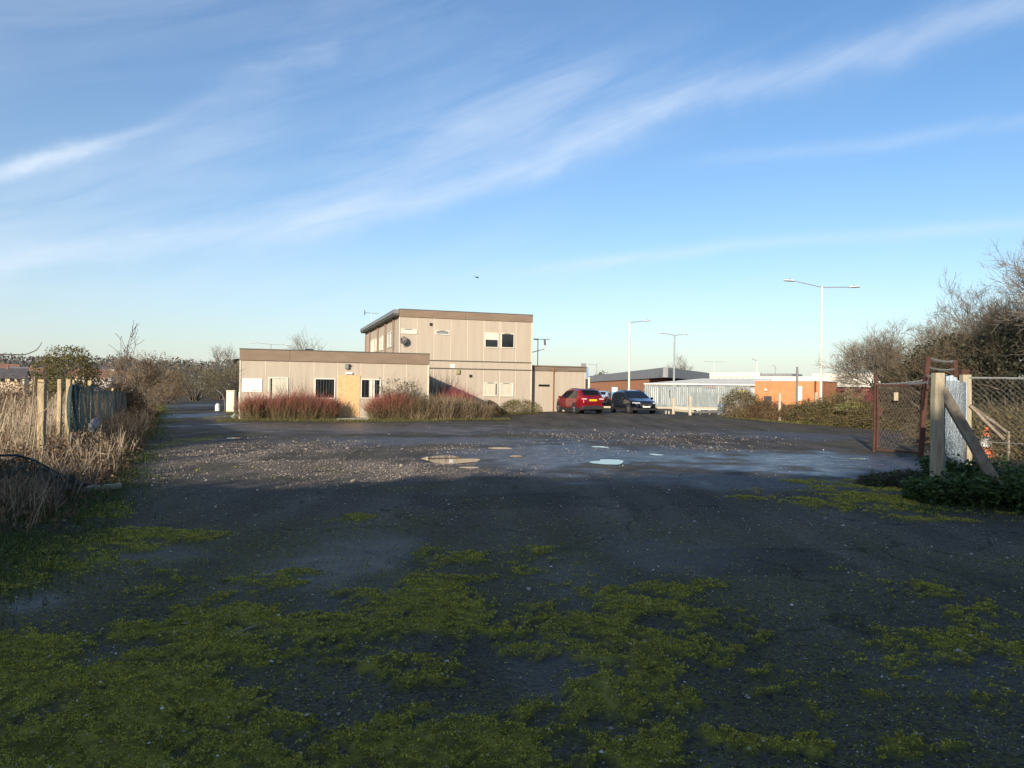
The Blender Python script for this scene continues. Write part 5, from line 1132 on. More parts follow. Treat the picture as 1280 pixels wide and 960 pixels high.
e = at(1260.5, 541, 15.5); m = MB(); m.bar((*fl(e[:2]), -.1), (*fl(e[:2]), e[2] + .03), .035, .035, seg=5, jit=.006); part(m, 'stake', M_TIMBG, fen)
E1 = at(1305, 473.5, 14.2); E0 = at(1210, 472.2, 15.35)
m = MB(); t = np.linspace(0, 1, 8)[:, None]; m.tubes(fl(E0) * (1 - t) + fl(E1 + [1.2, -.3, 0]) * t, .020, 5); part(m, 'top_wire', M_WIRE, fen)
for z, w in ((.85, .007),):
    q = at(1240, 552, 15.2); m = MB(); m.tubes(np.array([fl((E0[0], E0[1], q[2])), fl((E1[0] + 1.2, E1[1] - .3, q[2] - .03))]), w, 4); part(m, 'straining_wire', M_WIRE, fen)
m = lattice(fl(E0[:2]), fl((E1[:2] + [1.2, -.3])), .25, E0[2] - .02, .105, .0024, bulge=lambda u, v: .05 * np.sin(u * 9) * np.sin(v * 3.1)); part(m, 'wire_mesh', M_MESHW, fen)
m = lattice((0.06, .05), fl(P2), .2, 1.9, .105, .0026, bulge=lambda u, v: .05 * np.sin(u * 6)); part(m, 'wire_mesh', M_MESHW, fen)
# far post on the right end, out of frame, carries the fence on
m = MB(); m.bar((*fl(E1[:2] + [1.2, -.3]), -.2), (*fl(E1[:2] + [1.2, -.3]), 2.0), .15, .15, seg=5, jit=.004); part(m, 'post', M_TIMB, fen)
# grey vertical pipe beside the near post
q = at(1180.5, 500, 12.4); m = MB(); m.cyl((*fl(q[:2]), .1), (*fl(q[:2] + [-.01, 0]), 1.78), .02, sides=6); part(m, 'pipe', M_WIRE, fen)
# sheet of pale metal behind the mesh
S0, S1 = at(1183.5, 520, 14.3), at(1204.5, 520, 14.9); S2 = at(1215, 500, 15.8)
sh = thing('metal_sheet', 'pale blue grey corrugated sheet propped between the two timber posts', 'metal sheet', (S0[0], S0[1], 0))
W_ = np.linalg.norm(S1[:2] - S0[:2]); u = np.linspace(0, 1, 60); v = np.linspace(0, 1, 12); d2 = (S1[:2] - S0[:2]); nn = np.array([-d2[1], d2[0]]) / W_
ztp = at(1192, 471, 14.2)[2]
P = np.array([[(*(d2 * (a + .03 * b) + nn * (.018 * math.sin(a * W_ * 2 * math.pi / .13) + .05 * math.sin(b * 2.5 + a * 3))), .12 + (ztp - .12 + .05 * math.sin(a * 7) - .08 * a) * b) for b in v] for a in u])
m = MB(); m.grid(P); m.grid(P[::-1] + [nn[0] * .003, nn[1] * .003, 0]); part(m, 'sheet', M_SHEET, sh, smooth=True)
m = MB(); a0 = S1[:2] - S0[:2] + [.12, .3]; P = np.array([[(a0[0] + .16 * a + .05 * b, a0[1] + .3 * a, .6 + 1.15 * b + .015 * math.sin(a * 20)) for b in (0, .35, .7, 1)] for a in np.linspace(0, 1, 10)]); m.grid(P); m.grid(P[::-1] + [.003, 0, 0]); part(m, 'torn_strip', M_SHEET, sh)
# traffic cone
q = at(1232, 566, 20.0); z = at(1232, 533, 20.0)[2]; zb_ = at(1232, 560, 20.)[2]
M_ORANGE = mat('faded orange plastic', (.75, .12, .035), (.82, .17, .06), rough=.55, scale=8); M_CONEW = mat('white reflective sleeve', (.78, .76, .72), (.70, .67, .62), rough=.4, scale=10)
cone = thing('traffic_cone', 'orange and white traffic cone standing behind the leaning plank', 'traffic cone', (q[0], q[1], 0))
H_ = z
def frus(z0, z1, r0, r1, mt, nm):
    m = MB(); m.tubes(np.array([[(0, 0, z0), (0, 0, z1)]]), np.array([[r0, r1]]), 20, cap=True); return part(m, nm, mt, cone, smooth=False)
rad = lambda f: .20 * (1 - f) + .055 * f
frus(.03, H_ * .36, rad(0), rad(.36), M_ORANGE, 'body'); frus(H_ * .36, H_ * .70, rad(.36) + .004, rad(.70) + .004, M_CONEW, 'sleeve'); frus(H_ * .70, H_, rad(.70), rad(1.0), M_ORANGE, 'tip')
m = MB(); m.cbox(-.22, .22, -.22, .22, 0, .035, .03); part(m, 'base', M_ORANGE, cone)

# ------------------------------------------------------------------ left boundary: timber posts with dark green windbreak netting
def netting_material():
    m = mat('dark green windbreak netting', (.022, .046, .043), (.045, .085, .076), rough=.8, scale=7, stretch=(1, 1, .3))
    nt = m.node_tree; N = nt.nodes; L = nt.links; b = N['Principled BSDF']
    tc = N.new('ShaderNodeTexCoord'); nz = N.new('ShaderNodeTexNoise'); nz.inputs['Scale'].default_value = 60; nz.inputs['Detail'].default_value = 2; L.new(tc.outputs['Object'], nz.inputs[0])
    r = N.new('ShaderNodeMapRange'); r.inputs[1].default_value = .38; r.inputs[2].default_value = .52; r.inputs[3].default_value = .35; r.inputs[4].default_value = .95; L.new(nz.outputs[0], r.inputs[0]); L.new(r.outputs[0], b.inputs['Alpha'])
    return m
M_NET = netting_material()
M_FPOST = mat('yellowish fence timber', (.26, .19, .105), (.50, .39, .22), rough=.85, scale=8, stretch=(5, 5, .4), bump=.4)
lf = thing('netting_fence', 'leaning timber fence posts hung with dark green windbreak netting in dry weeds', 'fence', (-8.4, 13.7, 0))
fo = np.array([-8.4, 13.7, 0])
LP = []
for px, Y, top, w, lean in ((53, 13.7, 474.5, .12, 0), (75, 16.6, 474, .085, .0), (86.5, 17.4, 474, .10, -.02), (91.5, 18.4, 475, .10, .10), (113, 20.6, 475.5, .10, .02), (141, 29, 485, .07, .05), (163, 40, 487, .07, .05)):
    q = at(px, top, Y); m = MB(); m.bar((q[0] - fo[0] + lean, q[1] - fo[1], -.3), (q[0] - fo[0], q[1] - fo[1], q[2]), w, w * .8, seg=7, jit=.004, cham=.15); part(m, 'post', M_FPOST, lf); LP.append((q[0] - fo[0], q[1] - fo[1], q[2]))
A = np.array(LP[2:]); s = np.linspace(0, len(A) - 1, 90); C = np.stack([np.interp(s, range(len(A)), A[:, k]) for k in range(3)], -1)
r = np.random.default_rng(4); v = np.linspace(0, 1, 14)
P = []
for i, c in enumerate(C):
    sag = .06 * abs(math.sin(s[i] * math.pi)) + .03 * r.normal(); low = -.05 + 0.1 * math.sin(i * .5)
    P.append([(c[0] + .17 + .10 * math.sin(i * .9 + b * 2.2) * (1 - b) + .04 * math.sin(i * 2.3) + .35 * (1 - b) ** 2 * (1 if i < 14 else .4), c[1] - .20 + .05 * math.cos(i * 1.3) - (1 - b) * (.6 * max(0, 1 - i / 7.)), low + (c[2] - .10 - sag - low) * b) for b in v])
m = MB(); m.grid(P); part(m, 'netting', M_NET, lf, smooth=True)
# collapsed netting and the rail under it
cn = thing('fallen_netting', 'dark green netting collapsed over the weeds with its edge trailing onto the asphalt', 'netting', (-6.4, 10, 0)); co = np.array([-6.4, 10, 0])
top = [at(-60, 567, 8.0), at(0, 571.5, 8.7), at(22, 571, 9.0), at(45, 578, 9.6), at(65, 589, 10.2), at(85, 599, 10.9), at(105, 606, 11.5), at(128, 612.5, 11.75), at(146, 613.5, 11.7)]
bot = [at(-70, 600, 8.2), at(0, 597, 8.9), at(20, 596, 9.2), at(42, 598, 9.7), at(62, 606, 10.3), at(82, 611, 10.8), at(105, 615, 11.3), at(128, 617.5, 11.5), at(146, 615.5, 11.65)]
t = np.linspace(0, 8, 60); T_ = np.stack([np.interp(t, range(9), np.array(top)[:, k]) for k in range(3)], -1); B_ = np.stack([np.interp(t, range(9), np.array(bot)[:, k]) for k in range(3)], -1)
P = np.array([[a * (1 - f) + b * f + [0.07 * math.sin(f * 9 + i * .5), .10 * math.sin(f * 7 + i * .35), .03 * math.sin(i * .9 + f * 5) + .06 * math.sin(f * 3.1)] for f in np.linspace(0, 1, 9)] for i, (a, b) in enumerate(zip(T_, B_))]) - co
m = MB(); m.grid(P); part(m, 'sheet', M_NET, cn, smooth=True)
m = MB(); m.tubes(T_ - co + [0, 0, .02], .015, 5); part(m, 'edge_roll', mat('rolled netting edge', (.012, .03, .032), rough=.8), cn)
q0, q1 = gnd(96, 618), gnd(152, 613.2); lp = thing('fallen_rail', 'broken pale timber rail lying at the end of the collapsed netting', 'timber', (q1[0], q1[1], 0))
m = MB(); m.bar((q0[0] - q1[0], q0[1] - q1[1], .05), (0, 0, .08), .09, .085, seg=6, jit=.006); part(m, 'rail', M_TIMB, lp)
# white litter bag caught in the weeds
q = at(117.5, 529, 19.0); m = MB(); r = np.random.default_rng(9); th = np.linspace(0, 2 * math.pi, 13); ph = np.linspace(.05, math.pi - .05, 8)
P = .75 * np.array([[(.13 * math.sin(b) * math.cos(a) * (1 + .35 * math.sin(3 * a + b * 2) + .2 * math.sin(5 * a - 3 * b)) + .05 * math.cos(b), .08 * math.sin(b) * math.sin(a) * (1 + .3 * math.sin(4 * a + b)), .22 * math.cos(b) * (1 + .22 * math.sin(2 * a + b))) for a in th] for b in ph]); m.grid(P)
tag(m.build('litter_bag', mat('grubby white plastic', (.52, .48, .46), (.75, .72, .70), rough=.5, scale=12), smooth=False, loc=tuple(q - [0, 0, .05])), 'crumpled white litter bag caught in the dry weeds by the netting', 'litter')
# a straw on the moss
q0, q1 = gnd(288, 800), gnd(322, 791); m = MB(); t = np.linspace(0, 1, 8)[:, None]; P = np.concatenate([(np.array([q0]) * (1 - t) + np.array([q1]) * t), .03 + .03 * t], 1); P[:, 1] += .015 * np.sin(t[:, 0] * 5)
c = P.mean(0); m.tubes(P - c, .0035, 5); tag(m.build('straw', mat('pale straw', (.50, .44, .32), rough=.7), loc=tuple(c)), 'pale dry stalk lying on the moss in the left foreground', 'stalk')
# ------------------------------------------------------------------ plants
def leafm(name, a, b, c=None, trans=.25, island=.75): return mat(name, a, b, rough=.75, scale=3, island=island, contrast=(.15, .85), col3=c, trans=trans)
M_DRY = leafm('dry grass', (.085, .052, .026), (.27, .18, .10), (.16, .10, .055), .3)
M_STALK = mat('bleached stalks', (.16, .115, .068), (.42, .335, .23), rough=.8, scale=5, island=.7)
M_BROWNW = leafm('brown dead weed', (.12, .070, .034), (.28, .18, .095), (.19, .115, .058), .2)
M_GREENW = leafm('verge grass', (.05, .075, .014), (.14, .165, .03), (.085, .11, .02))
M_NETTLE = leafm('dark nettle leaves', (.026, .055, .014), (.105, .165, .038), (.052, .10, .024), .15)
M_BRAM = leafm('bramble leaves', (.050, .038, .014), (.155, .125, .038), (.090, .080, .026), .2)
M_BRAMR = leafm('rusty bramble leaves', (.075, .040, .017), (.20, .12, .055), (.125, .072, .032), .2)
M_TWIG = mat('grey brown twigs', (.085, .066, .045), (.20, .165, .12), rough=.85, scale=6, island=.6)
M_TWIGO = mat('olive brown twigs', (.080, .058, .027), (.175, .130, .064), rough=.85, scale=6, island=.6)
M_TWIGD = mat('dark twigs', (.045, .035, .026), (.10, .08, .06), rough=.85, scale=6, island=.6)
M_TWIGT = mat('thorn twigs', (.052, .038, .021), (.130, .096, .052), rough=.85, scale=6, island=.6)
M_REDSTEM = mat('red dogwood stems', (.16, .042, .030), (.33, .10, .068), rough=.7, scale=6, island=.7)
M_REDBRIGHT = mat('bright red stems', (.17, .030, .030), (.32, .070, .060), rough=.7, scale=6, island=.7)
M_TANSTEM = mat('tan stems', (.12, .085, .048), (.29, .215, .13), rough=.8, scale=6, island=.7)
M_OLIVE = leafm('olive leaves', (.065, .060, .014), (.19, .155, .040), (.12, .105, .026), .2)
M_GREYG = leafm('grey green leaves', (.085, .085, .045), (.21, .20, .12), (.14, .14, .08), .2)
M_EVER = leafm('dark evergreen leaves', (.010, .015, .006), (.050, .050, .022), (.024, .028, .012), .08)
M_BARK = mat('grey bark', (.07, .055, .04), (.15, .12, .09), rough=.9, scale=12, bump=.4, stretch=(1, 1, .3))

def disc(r, n, rad): a = r.uniform(0, 2 * math.pi, n); q = np.sqrt(r.uniform(0, 1, n)) * rad; return np.stack([np.cos(a) * q, np.sin(a) * q, 0 * a], -1)
def shrub(name, label, cat, p, rad, h, stems, tips, n=150, leaves=None, nl=0, lsize=.06, seed=0, group=None, lean=.45, thick=.008, tw=4, sq=1.0, rz=0.0, twig_len=.35, tipz=.45):
    """upright twiggy shrub: stems from the base, finer coloured shoots above, optional leaves low down"""
    r = np.random.default_rng(seed); t = thing(name, label, cat, (p[0], p[1], p[2] if len(p) > 2 else 0), rz, group)
    base = disc(r, n, rad * .75); base[:, 1] *= sq; d = np.stack([base[:, 0] / rad * lean + r.normal(0, .14, n), base[:, 1] / rad * lean + r.normal(0, .14, n), np.ones(n)], -1); d /= np.linalg.norm(d, axis=1, keepdims=True)
    hh = h * r.uniform(.62, 1.0, n) * (1 - .35 * (np.hypot(base[:, 0], base[:, 1] / max(sq, .01)) / rad) ** 2)
    P, R = branch(r, base - [0, 0, .05], d, hh, thick, thick * .4, 5, .03, .14)
    m = MB(); m.tubes(P, R, 3)
    pos, dd, rr_, f = spawn(r, P, R, tw, .08, .8, .8, .3, .7); dd[:, 2] += .12
    Q, S = branch(r, pos, dd / np.linalg.norm(dd, axis=1, keepdims=True), h * twig_len * r.uniform(.5, 1.2, len(pos)), np.maximum(rr_ * .8, .0035), .0025, 3, .04, .25)
    m.tubes(Q, S, 3); part(m, 'stems', stems, t)
    pos, dd, rr_, f = spawn(r, P, R, tw, tipz, 1.0, .5, .25, .7); dd[:, 2] += .3
    Q2, S2 = branch(r, pos, dd / np.linalg.norm(dd, axis=1, keepdims=True), h * twig_len * r.uniform(.5, 1.15, len(pos)), np.maximum(rr_ * .7, .004), .0028, 3, .06, .16)
    m = MB(); m.tubes(Q2, S2, 3); part(m, 'shoots', tips, t)
    if nl:
        pts = np.concatenate([Q.reshape(-1, 3), P[:, 1:].reshape(-1, 3)]); k = r.choice(len(pts), min(nl, len(pts) * 3)); c = pts[k] + r.normal(0, .05, (len(k), 3)); c = c[c[:, 2] > .02]
        m = MB(); m.leaves(r, c, lsize, aspect=1.8); part(m, 'foliage', leaves, t)
    return t
def mound(name, label, cat, p, rx, ry, h, leaf, n=3500, lsize=.09, seed=0, twigs=M_TWIG, nt=220, group=None, rz=0.0, lump=.25, shoots=60):
    """rounded thicket: arching canes under an uneven skin of leaves"""
    r = np.random.default_rng(seed); t = thing(name, label, cat, (p[0], p[1], p[2] if len(p) > 2 else 0), rz, group)
    def surf(m_):
        a = r.uniform(0, 2 * math.pi, m_); e = np.arccos(r.uniform(0, 1, m_)) ; q = 1 + (fbm(np.cos(a) * 1.6 + 5 * seed, np.sin(a) * 1.6 + e * 1.8, 3, seed) - .5) * 2 * lump
        return np.stack([rx * np.sin(e) * np.cos(a) * q, ry * np.sin(e) * np.sin(a) * q, h * np.cos(e) ** .8 * q], -1)
    S = surf(n); S *= r.uniform(.55, 1.02, (n, 1)) ** .5; S[:, 2] = np.maximum(S[:, 2], .02) + r.normal(0, .02, n)
    clump = fbm(S[:, 0] * 2.2 + S[:, 2] * 1.1, S[:, 1] * 2.2 + S[:, 2] * 1.7, 2, seed + 9); S = S[clump > .33]
    m = MB(); m.leaves(r, S, lsize, aspect=1.5); part(m, 'foliage', leaf, t)
    b = disc(r, nt, 1.0) * [rx * .7, ry * .7, 1]; e = surf(nt) * 1.05; K = 6; tt = np.linspace(0, 1, K)[None, :, None]
    P = b[:, None] * (1 - tt) + e[:, None] * tt; P[:, :, 2] += (np.sin(tt[..., 0] * math.pi) * .18 * h); P += r.normal(0, .03 * h, P.shape)
    m = MB(); m.tubes(P, np.broadcast_to(np.linspace(.009, .004, K), (nt, K)), 3)
    if shoots:
        e = surf(shoots); d = e / np.array([rx, ry, h]); d[:, 2] += .9; d /= np.linalg.norm(d, axis=1, keepdims=True)
        Q, R = branch(r, e * .9, d, h * r.uniform(.18, .42, shoots), .006, .003, 5, -.06, .1); m.tubes(Q, R, 3)
    part(m, 'canes', twigs, t); return t
def bare_tree(name, label, p, H, seed, trunk_h=.25, rad=.10, spread=.75, levels=((7, .55), (7, .34), (6, .2), (4, .11)), m_twig=M_TWIG, m_bark=M_BARK, group=None, lean=(0, 0), leaf=None, nleaf=0, lsize=.1, stems=1, up=.08, cat='tree', fine=.006, lo=.3, ang=.7):
    r = np.random.default_rng(seed); t = thing(name, label, cat, tuple(p) if len(p) > 2 else (p[0], p[1], 0), 0, group)
    b = disc(r, stems, .15 * stems ** .5) if stems > 1 else np.zeros((1, 3)); d = np.concatenate([r.normal(0, .22 if stems > 1 else .05, (stems, 2)), np.ones((stems, 1))], 1); d[:, :2] += lean; d /= np.linalg.norm(d, axis=1, keepdims=True)
    P, R = branch(r, b - [0, 0, .2], d, H * .72 * r.uniform(.8, 1.0, stems), rad, rad * .3, 8, .03, .05)
    m = MB(); m.tubes(P, R, 8); part(m, 'trunk', m_bark, t, smooth=True)
    m = MB(); cur = (P, R); allp = []; first = True
    for n, l in levels:
        pos, dd, rr_, f = spawn(r, *cur, n, trunk_h if first else lo, 1.0, spread if first else ang, .2, .62); first = False
        dd[:, 2] += .12; dd /= np.linalg.norm(dd, axis=1, keepdims=True)
        cur = branch(r, pos, dd, H * l * r.uniform(.55, 1.15, len(pos)) * (1.15 - .45 * f), np.maximum(rr_, fine), np.maximum(rr_ * .35, fine * .7), 5 if len(pos) < 300 else 3, up, .12 if len(pos) < 300 else .2)
        m.tubes(*cur, 3 if len(pos) > 60 else 5); allp.append(cur[0].reshape(-1, 3))
    part(m, 'branches', m_twig, t)
    if nleaf:
        pts = allp[-1]; c = pts[r.choice(len(pts), nleaf)] + r.normal(0, .10, (nleaf, 3)); m = MB(); m.leaves(r, c, lsize, aspect=1.6); part(m, 'crown', leaf, t)
    return t
def dense_tree(name, label, p, rx, ry, h, leaf, n, lsize, seed, twig=M_TWIGO, ntw=500, group=None, z0=.12, tw_len=.35, lump=.3, cat='tree', keep=.42):
    """tree or big bush thick with fine growth: crown of leaf clumps and outward twigs on a branching trunk"""
    r = np.random.default_rng(seed); t = thing(name, label, cat, tuple(p) if len(p) > 2 else (p[0], p[1], 0), 0, group)
    def vol(m_, lo=.45):
        u = r.normal(0, 1, (m_, 3)); u /= np.linalg.norm(u, axis=1, keepdims=True); q = r.uniform(lo ** 3, 1, m_) ** (1 / 3)
        lumpf = 1 + (fbm(u[:, 0] * 2 + seed, u[:, 1] * 2 + u[:, 2] * 2.3, 3, seed) - .5) * 2 * lump
        return u * (q * lumpf)[:, None] * [rx, ry, h * (1 - z0) / 2] + [0, 0, h * (1 + z0) / 2], u
    c, _ = vol(n); cl = fbm(c[:, 0] * 1.3 / (h / 4) + c[:, 2] * .9, c[:, 1] * 1.3 / (h / 4) - c[:, 2] * .8, 3, seed + 3); c = c[cl > keep]; c = c[c[:, 2] > .05]
    if len(c): m = MB(); m.leaves(r, c, lsize, aspect=1.5); part(m, 'crown', leaf, t)
    nb = 14; b = disc(r, nb, .25); e, _ = vol(nb, .3); tt = np.linspace(0, 1, 6)[None, :, None]; P = b[:, None] * (1 - tt) + e[:, None] * tt + r.normal(0, .04 * h, (nb, 6, 3)) * np.sin(tt * math.pi)
    P[:, 0, 2] = -.2; m = MB(); m.tubes(P, np.broadcast_to(np.linspace(.022 * h, .006 * h, 6), (nb, 6)), 5); part(m, 'trunk', M_BARK, t, smooth=True)
    s, u = vol(ntw, .35); d = u + r.normal(0, .45, u.shape) + [0, 0, .45]; d /= np.linalg.norm(d, axis=1, keepdims=True)
    Q, R = branch(r, s * .93, d, h * tw_len * r.uniform(.3, .9, ntw), .008, .004, 5, .02, .17); m = MB(); m.tubes(Q, R, 3)
    pos, dd, rr_, _ = spawn(r, Q, R, 4, .2, 1, .6, .2, .7); Q2, R2 = branch(r, pos, dd, h * tw_len * .35 * r.uniform(.4, 1, len(pos)), .0045, .003, 3, .05, .2); m.tubes(Q2, R2, 3)
    part(m, 'twigs', twig, t); return t

# --- red stemmed shrubs before the low block
def bedpt(u, v): return B0 + U * u + V * v
for k, (u, v, rad, h, st, tp, lv, lab) in enumerate([
    (.75, -.75, .85, 1.30, M_TWIGO, M_REDSTEM, M_OLIVE, 'red tipped shrub under the white sign board, leftmost of its row'),
    (2.0, -.85, .85, 1.38, M_TWIGO, M_REDSTEM, M_OLIVE, 'red tipped shrub below the boarded pale window'),
    (3.1, -.85, .80, 1.42, M_TWIGO, M_REDSTEM, M_OLIVE, 'red tipped shrub between the boarded pale window and the dark barred window'),
    (3.95, -.85, .58, 1.2, M_TWIGO, M_REDSTEM, M_OLIVE, 'red tipped shrub below the dark barred window beside the plywood doorway')]):
    shrub('red_stemmed_shrub', lab, 'shrub', bedpt(u, v), rad, h, st, tp, n=260, leaves=lv, nl=1900, lsize=.045, seed=20 + k, group='shrubs in front of the low block', sq=.62, rz=TH, lean=.35)
for k, (u, v, rad, h, st, tp, lv, lab) in enumerate([
    (6.5, -.8, .68, 1.25, M_TWIGO, M_REDSTEM, M_BRAMR, 'reddish shrub just right of the plywood doorway'),
    (7.25, -.85, .78, 1.50, M_TWIGO, M_REDSTEM, M_BRAMR, 'darker red shrub below the grey green tall bush'),
    (8.3, -.85, .85, 1.35, M_TANSTEM, M_TWIGO, M_OLIVE, 'tan twiggy shrub at the right corner of the low block'),
    (9.5, -.6, .95, 1.35, M_TANSTEM, M_TANSTEM, M_OLIVE, 'tan tangled shrub in front of the bright red stems'),
    (10.7, -.1, .95, 1.30, M_TANSTEM, M_TANSTEM, M_OLIVE, 'pale tangled shrub right of the low block corner with arching stalks'),
    (11.8, .35, .85, 1.05, M_TANSTEM, M_TANSTEM, M_BRAMR, 'low tan shrub at the right end of the planted strip')]):
    shrub('red_stemmed_shrub' if k < 2 else 'tan_shrub', lab, 'shrub', bedpt(u, v), rad, h, st, tp, n=260, leaves=lv, nl=1700, lsize=.05, seed=40 + k, group='shrubs in front of the low block', sq=.62, rz=TH, lean=.38)
shrub('dogwood', 'bright red dogwood stems rising behind the tan shrubs before the tall block', 'shrub', bedpt(10.6, 1.6), 1.2, 1.75, M_REDBRIGHT, M_REDBRIGHT, n=300, seed=60, sq=.7, rz=TH, lean=.45, thick=.012, tw=4)
shrub('dogwood', 'taller thin brown twigs behind the bright red stems', 'shrub', bedpt(9.9, 2.6), 1.0, 2.75, M_TWIG, M_TWIG, n=60, seed=61, sq=.7, rz=TH, lean=.4, thick=.012)
shrub('tall_grey_bush', 'tall grey green bush standing above the red shrubs against the low block', 'shrub', bedpt(7.55, -.45), .75, 2.35, M_TWIG, M_TWIG, n=40, leaves=M_GREYG, nl=2600, lsize=.10, seed=62, sq=.5, rz=TH, lean=.5, thick=.014, twig_len=.28)
shrub('thin_sapling', 'few thin bare stems before the boarded pale window', 'shrub', bedpt(2.6, -.35), .7, 2.2, M_TWIG, M_TWIG, n=16, seed=63, sq=.5, rz=TH, lean=.4)
for k, (px, py, Y, rx, h, lab) in enumerate([(607, 516, 47.3, 1.0, .95, 'small rounded bush at the left of the boarded lower windows'), (650, 515, 48.8, 1.55, 1.0, 'broad low rounded bush under the boarded lower windows by the annexe')]):
    q = at(px, py, Y); mound('round_bush', lab, 'bush', (q[0], q[1], 0), rx, 1.0, h, M_OLIVE if k else M_BRAMR, 7000, .055, 70 + k, rz=TH, lump=.08, shoots=0, nt=60, twigs=M_TWIGO)
# --- low hedge between the cars, bramble hedge on the right
q = at(768, 500, 62); mound('low_hedge', 'low brown hedge showing between the two parked cars', 'hedge', (q[0], q[1], 0), 3.4, 1.0, 1.15, M_BRAMR, 4200, .09, 80, lump=.12, shoots=20)
for k, (px, Y, rx, ry, h, lf_, lab) in enumerate([
    (930, 45.8, 1.45, 1.3, 1.85, M_BRAM, 'tallest greyish bramble mound at the left end of the hedge by the blue bin'),
    (962, 44.2, 1.5, 1.2, 1.15, M_BRAMR, 'brown bramble mound in front of the brick block door'),
    (992, 42.2, 1.5, 1.2, .92, M_BRAMR, 'low rusty bramble mound around the tall grey metal post'),
    (1022, 40.4, 1.6, 1.2, 1.25, M_BRAM, 'bramble mound at the foot of the tall cream lamp post'),
    (1052, 38.6, 1.5, 1.2, 1.55, M_BRAM, 'greenish bramble mound in front of the loading bay'),
    (1082, 37.0, 1.5, 1.2, 1.40, M_BRAM, 'bramble mound at the right end of the hedge beside the gate'),
    (1118, 35.5, 1.7, 1.3, 1.3, M_BRAM, 'bramble mound seen through the mesh of the gate')]):
    q = at(px, 520, Y); mound('bramble_mound', lab, 'bramble', (q[0], q[1] + .5, 0), rx, ry, h, lf_, 5000, .085, 90 + k, group='bramble hedge along the yard edge', rz=-.75, twigs=M_TWIGO if k else M_TANSTEM, nt=260, shoots=90)
    r = np.random.default_rng(900 + k)
q = at(1060, 495, 37.4); mound('clematis', 'pale yellow green climber on the bramble hedge', 'climber', (q[0], q[1] - .3, .75), .75, .4, .5, leafm('yellow green leaves', (.14, .14, .035), (.27, .26, .09)), 500, .08, 99, nt=20, shoots=8)
q = at(1068, 490, 38.5); bare_tree('pale_creeper', 'pale tangled creeper on a stake in front of the red container', (q[0], q[1], 0), 2.5, 98, .3, .03, .8, ((8, .4), (8, .25), (6, .14)), M_TANSTEM, M_TANSTEM, leaf=M_GREYG, nleaf=350, lsize=.09, cat='creeper')
# --- trees on the right
bare_tree('bare_tree', 'small spreading leafless tree left of the dark trees, above the gate', (at(1108, 500, 40)[0], 40, 0), 5.0, 110, .18, .10, .9, ((9, .5), (9, .32), (8, .19), (5, .11)), M_TWIG, stems=2, up=.07, fine=.0055)
tr = [(1150, 36, 2.0, 2.0, 3.2, M_EVER, 8000, .14, .30, M_TWIGT, 260, 'dark ivy covered bush left of the rusty gate post'),
      (1170, 33.5, 2.0, 2.0, 3.9, M_EVER, 4500, .12, .42, M_TWIGT, 700, 'olive brown twiggy hawthorn behind the barbed wire'),
      (1205, 34.5, 2.4, 2.2, 4.6, M_EVER, 8500, .15, .34, M_TWIGT, 520, 'taller twiggy tree with dark ivy behind the near timber post'),
      (1246, 31, 2.4, 2.2, 4.3, M_EVER, 7500, .15, .36, M_TWIGT, 620, 'wide brown twiggy tree above the traffic cone'),
      (1290, 29, 2.6, 2.4, 4.7, M_EVER, 7500, .15, .36, M_TWIGT, 620, 'brown twiggy tree at the right edge of the view')]
for k, (px, Y, rx, ry, h, lf_, n, ls, kp, tw, ntw, lab) in enumerate(tr):
    q = at(px, 500, Y); dense_tree('thorn_tree', lab, (q[0], q[1]), rx, ry, h, lf_, n, ls, 120 + k, tw, ntw, group='thorn trees behind the gate', z0=.06, keep=kp)
q = at(1190, 500, 40); bare_tree('bare_tree', 'upright leafless tree rising out of the thorn trees behind the barbed wire', (q[0], q[1], 0), 5.3, 131, .35, .10, .55, ((10, .45), (8, .28), (7, .16), (3, .10)), M_TWIG, stems=2, up=.12)
q = at(1278, 500, 34); bare_tree('bare_tree', 'tall leafless tree with sweeping brown limbs above the traffic cone', (q[0], q[1], 0), 6.3, 132, .4, .13, .6, ((9, .5), (8, .30), (7, .16), (4, .09)), M_TWIG, stems=3, lean=(-.18, 0), up=.10)
q = at(1330, 500, 27); bare_tree('bare_tree', 'tall leafless tree reaching in at the right edge of the view', (q[0], q[1], 0), 7.2, 133, .35, .13, .6, ((9, .45), (8, .26), (7, .15), (5, .08)), M_TWIG, stems=2, lean=(-.14, 0), up=.1)
for k, (px, Y, h, lab) in enumerate([(1235, 20.5, 1.25, 'dark bramble thicket behind the traffic cone'), (1275, 18.5, 1.35, 'dark thicket behind the mesh at the right edge'), (1205, 23.5, 1.3, 'dark bramble thicket behind the pale metal sheet')]):
    q = at(px, 540, Y + 1.6); mound('dark_thicket', lab, 'thicket', (q[0], q[1], 0), 2.0, 1.1, h, M_EVER if k != 1 else M_BRAM, 2600, .09, 140 + k, group='thickets behind the mesh fence', twigs=M_TWIGO, nt=300)
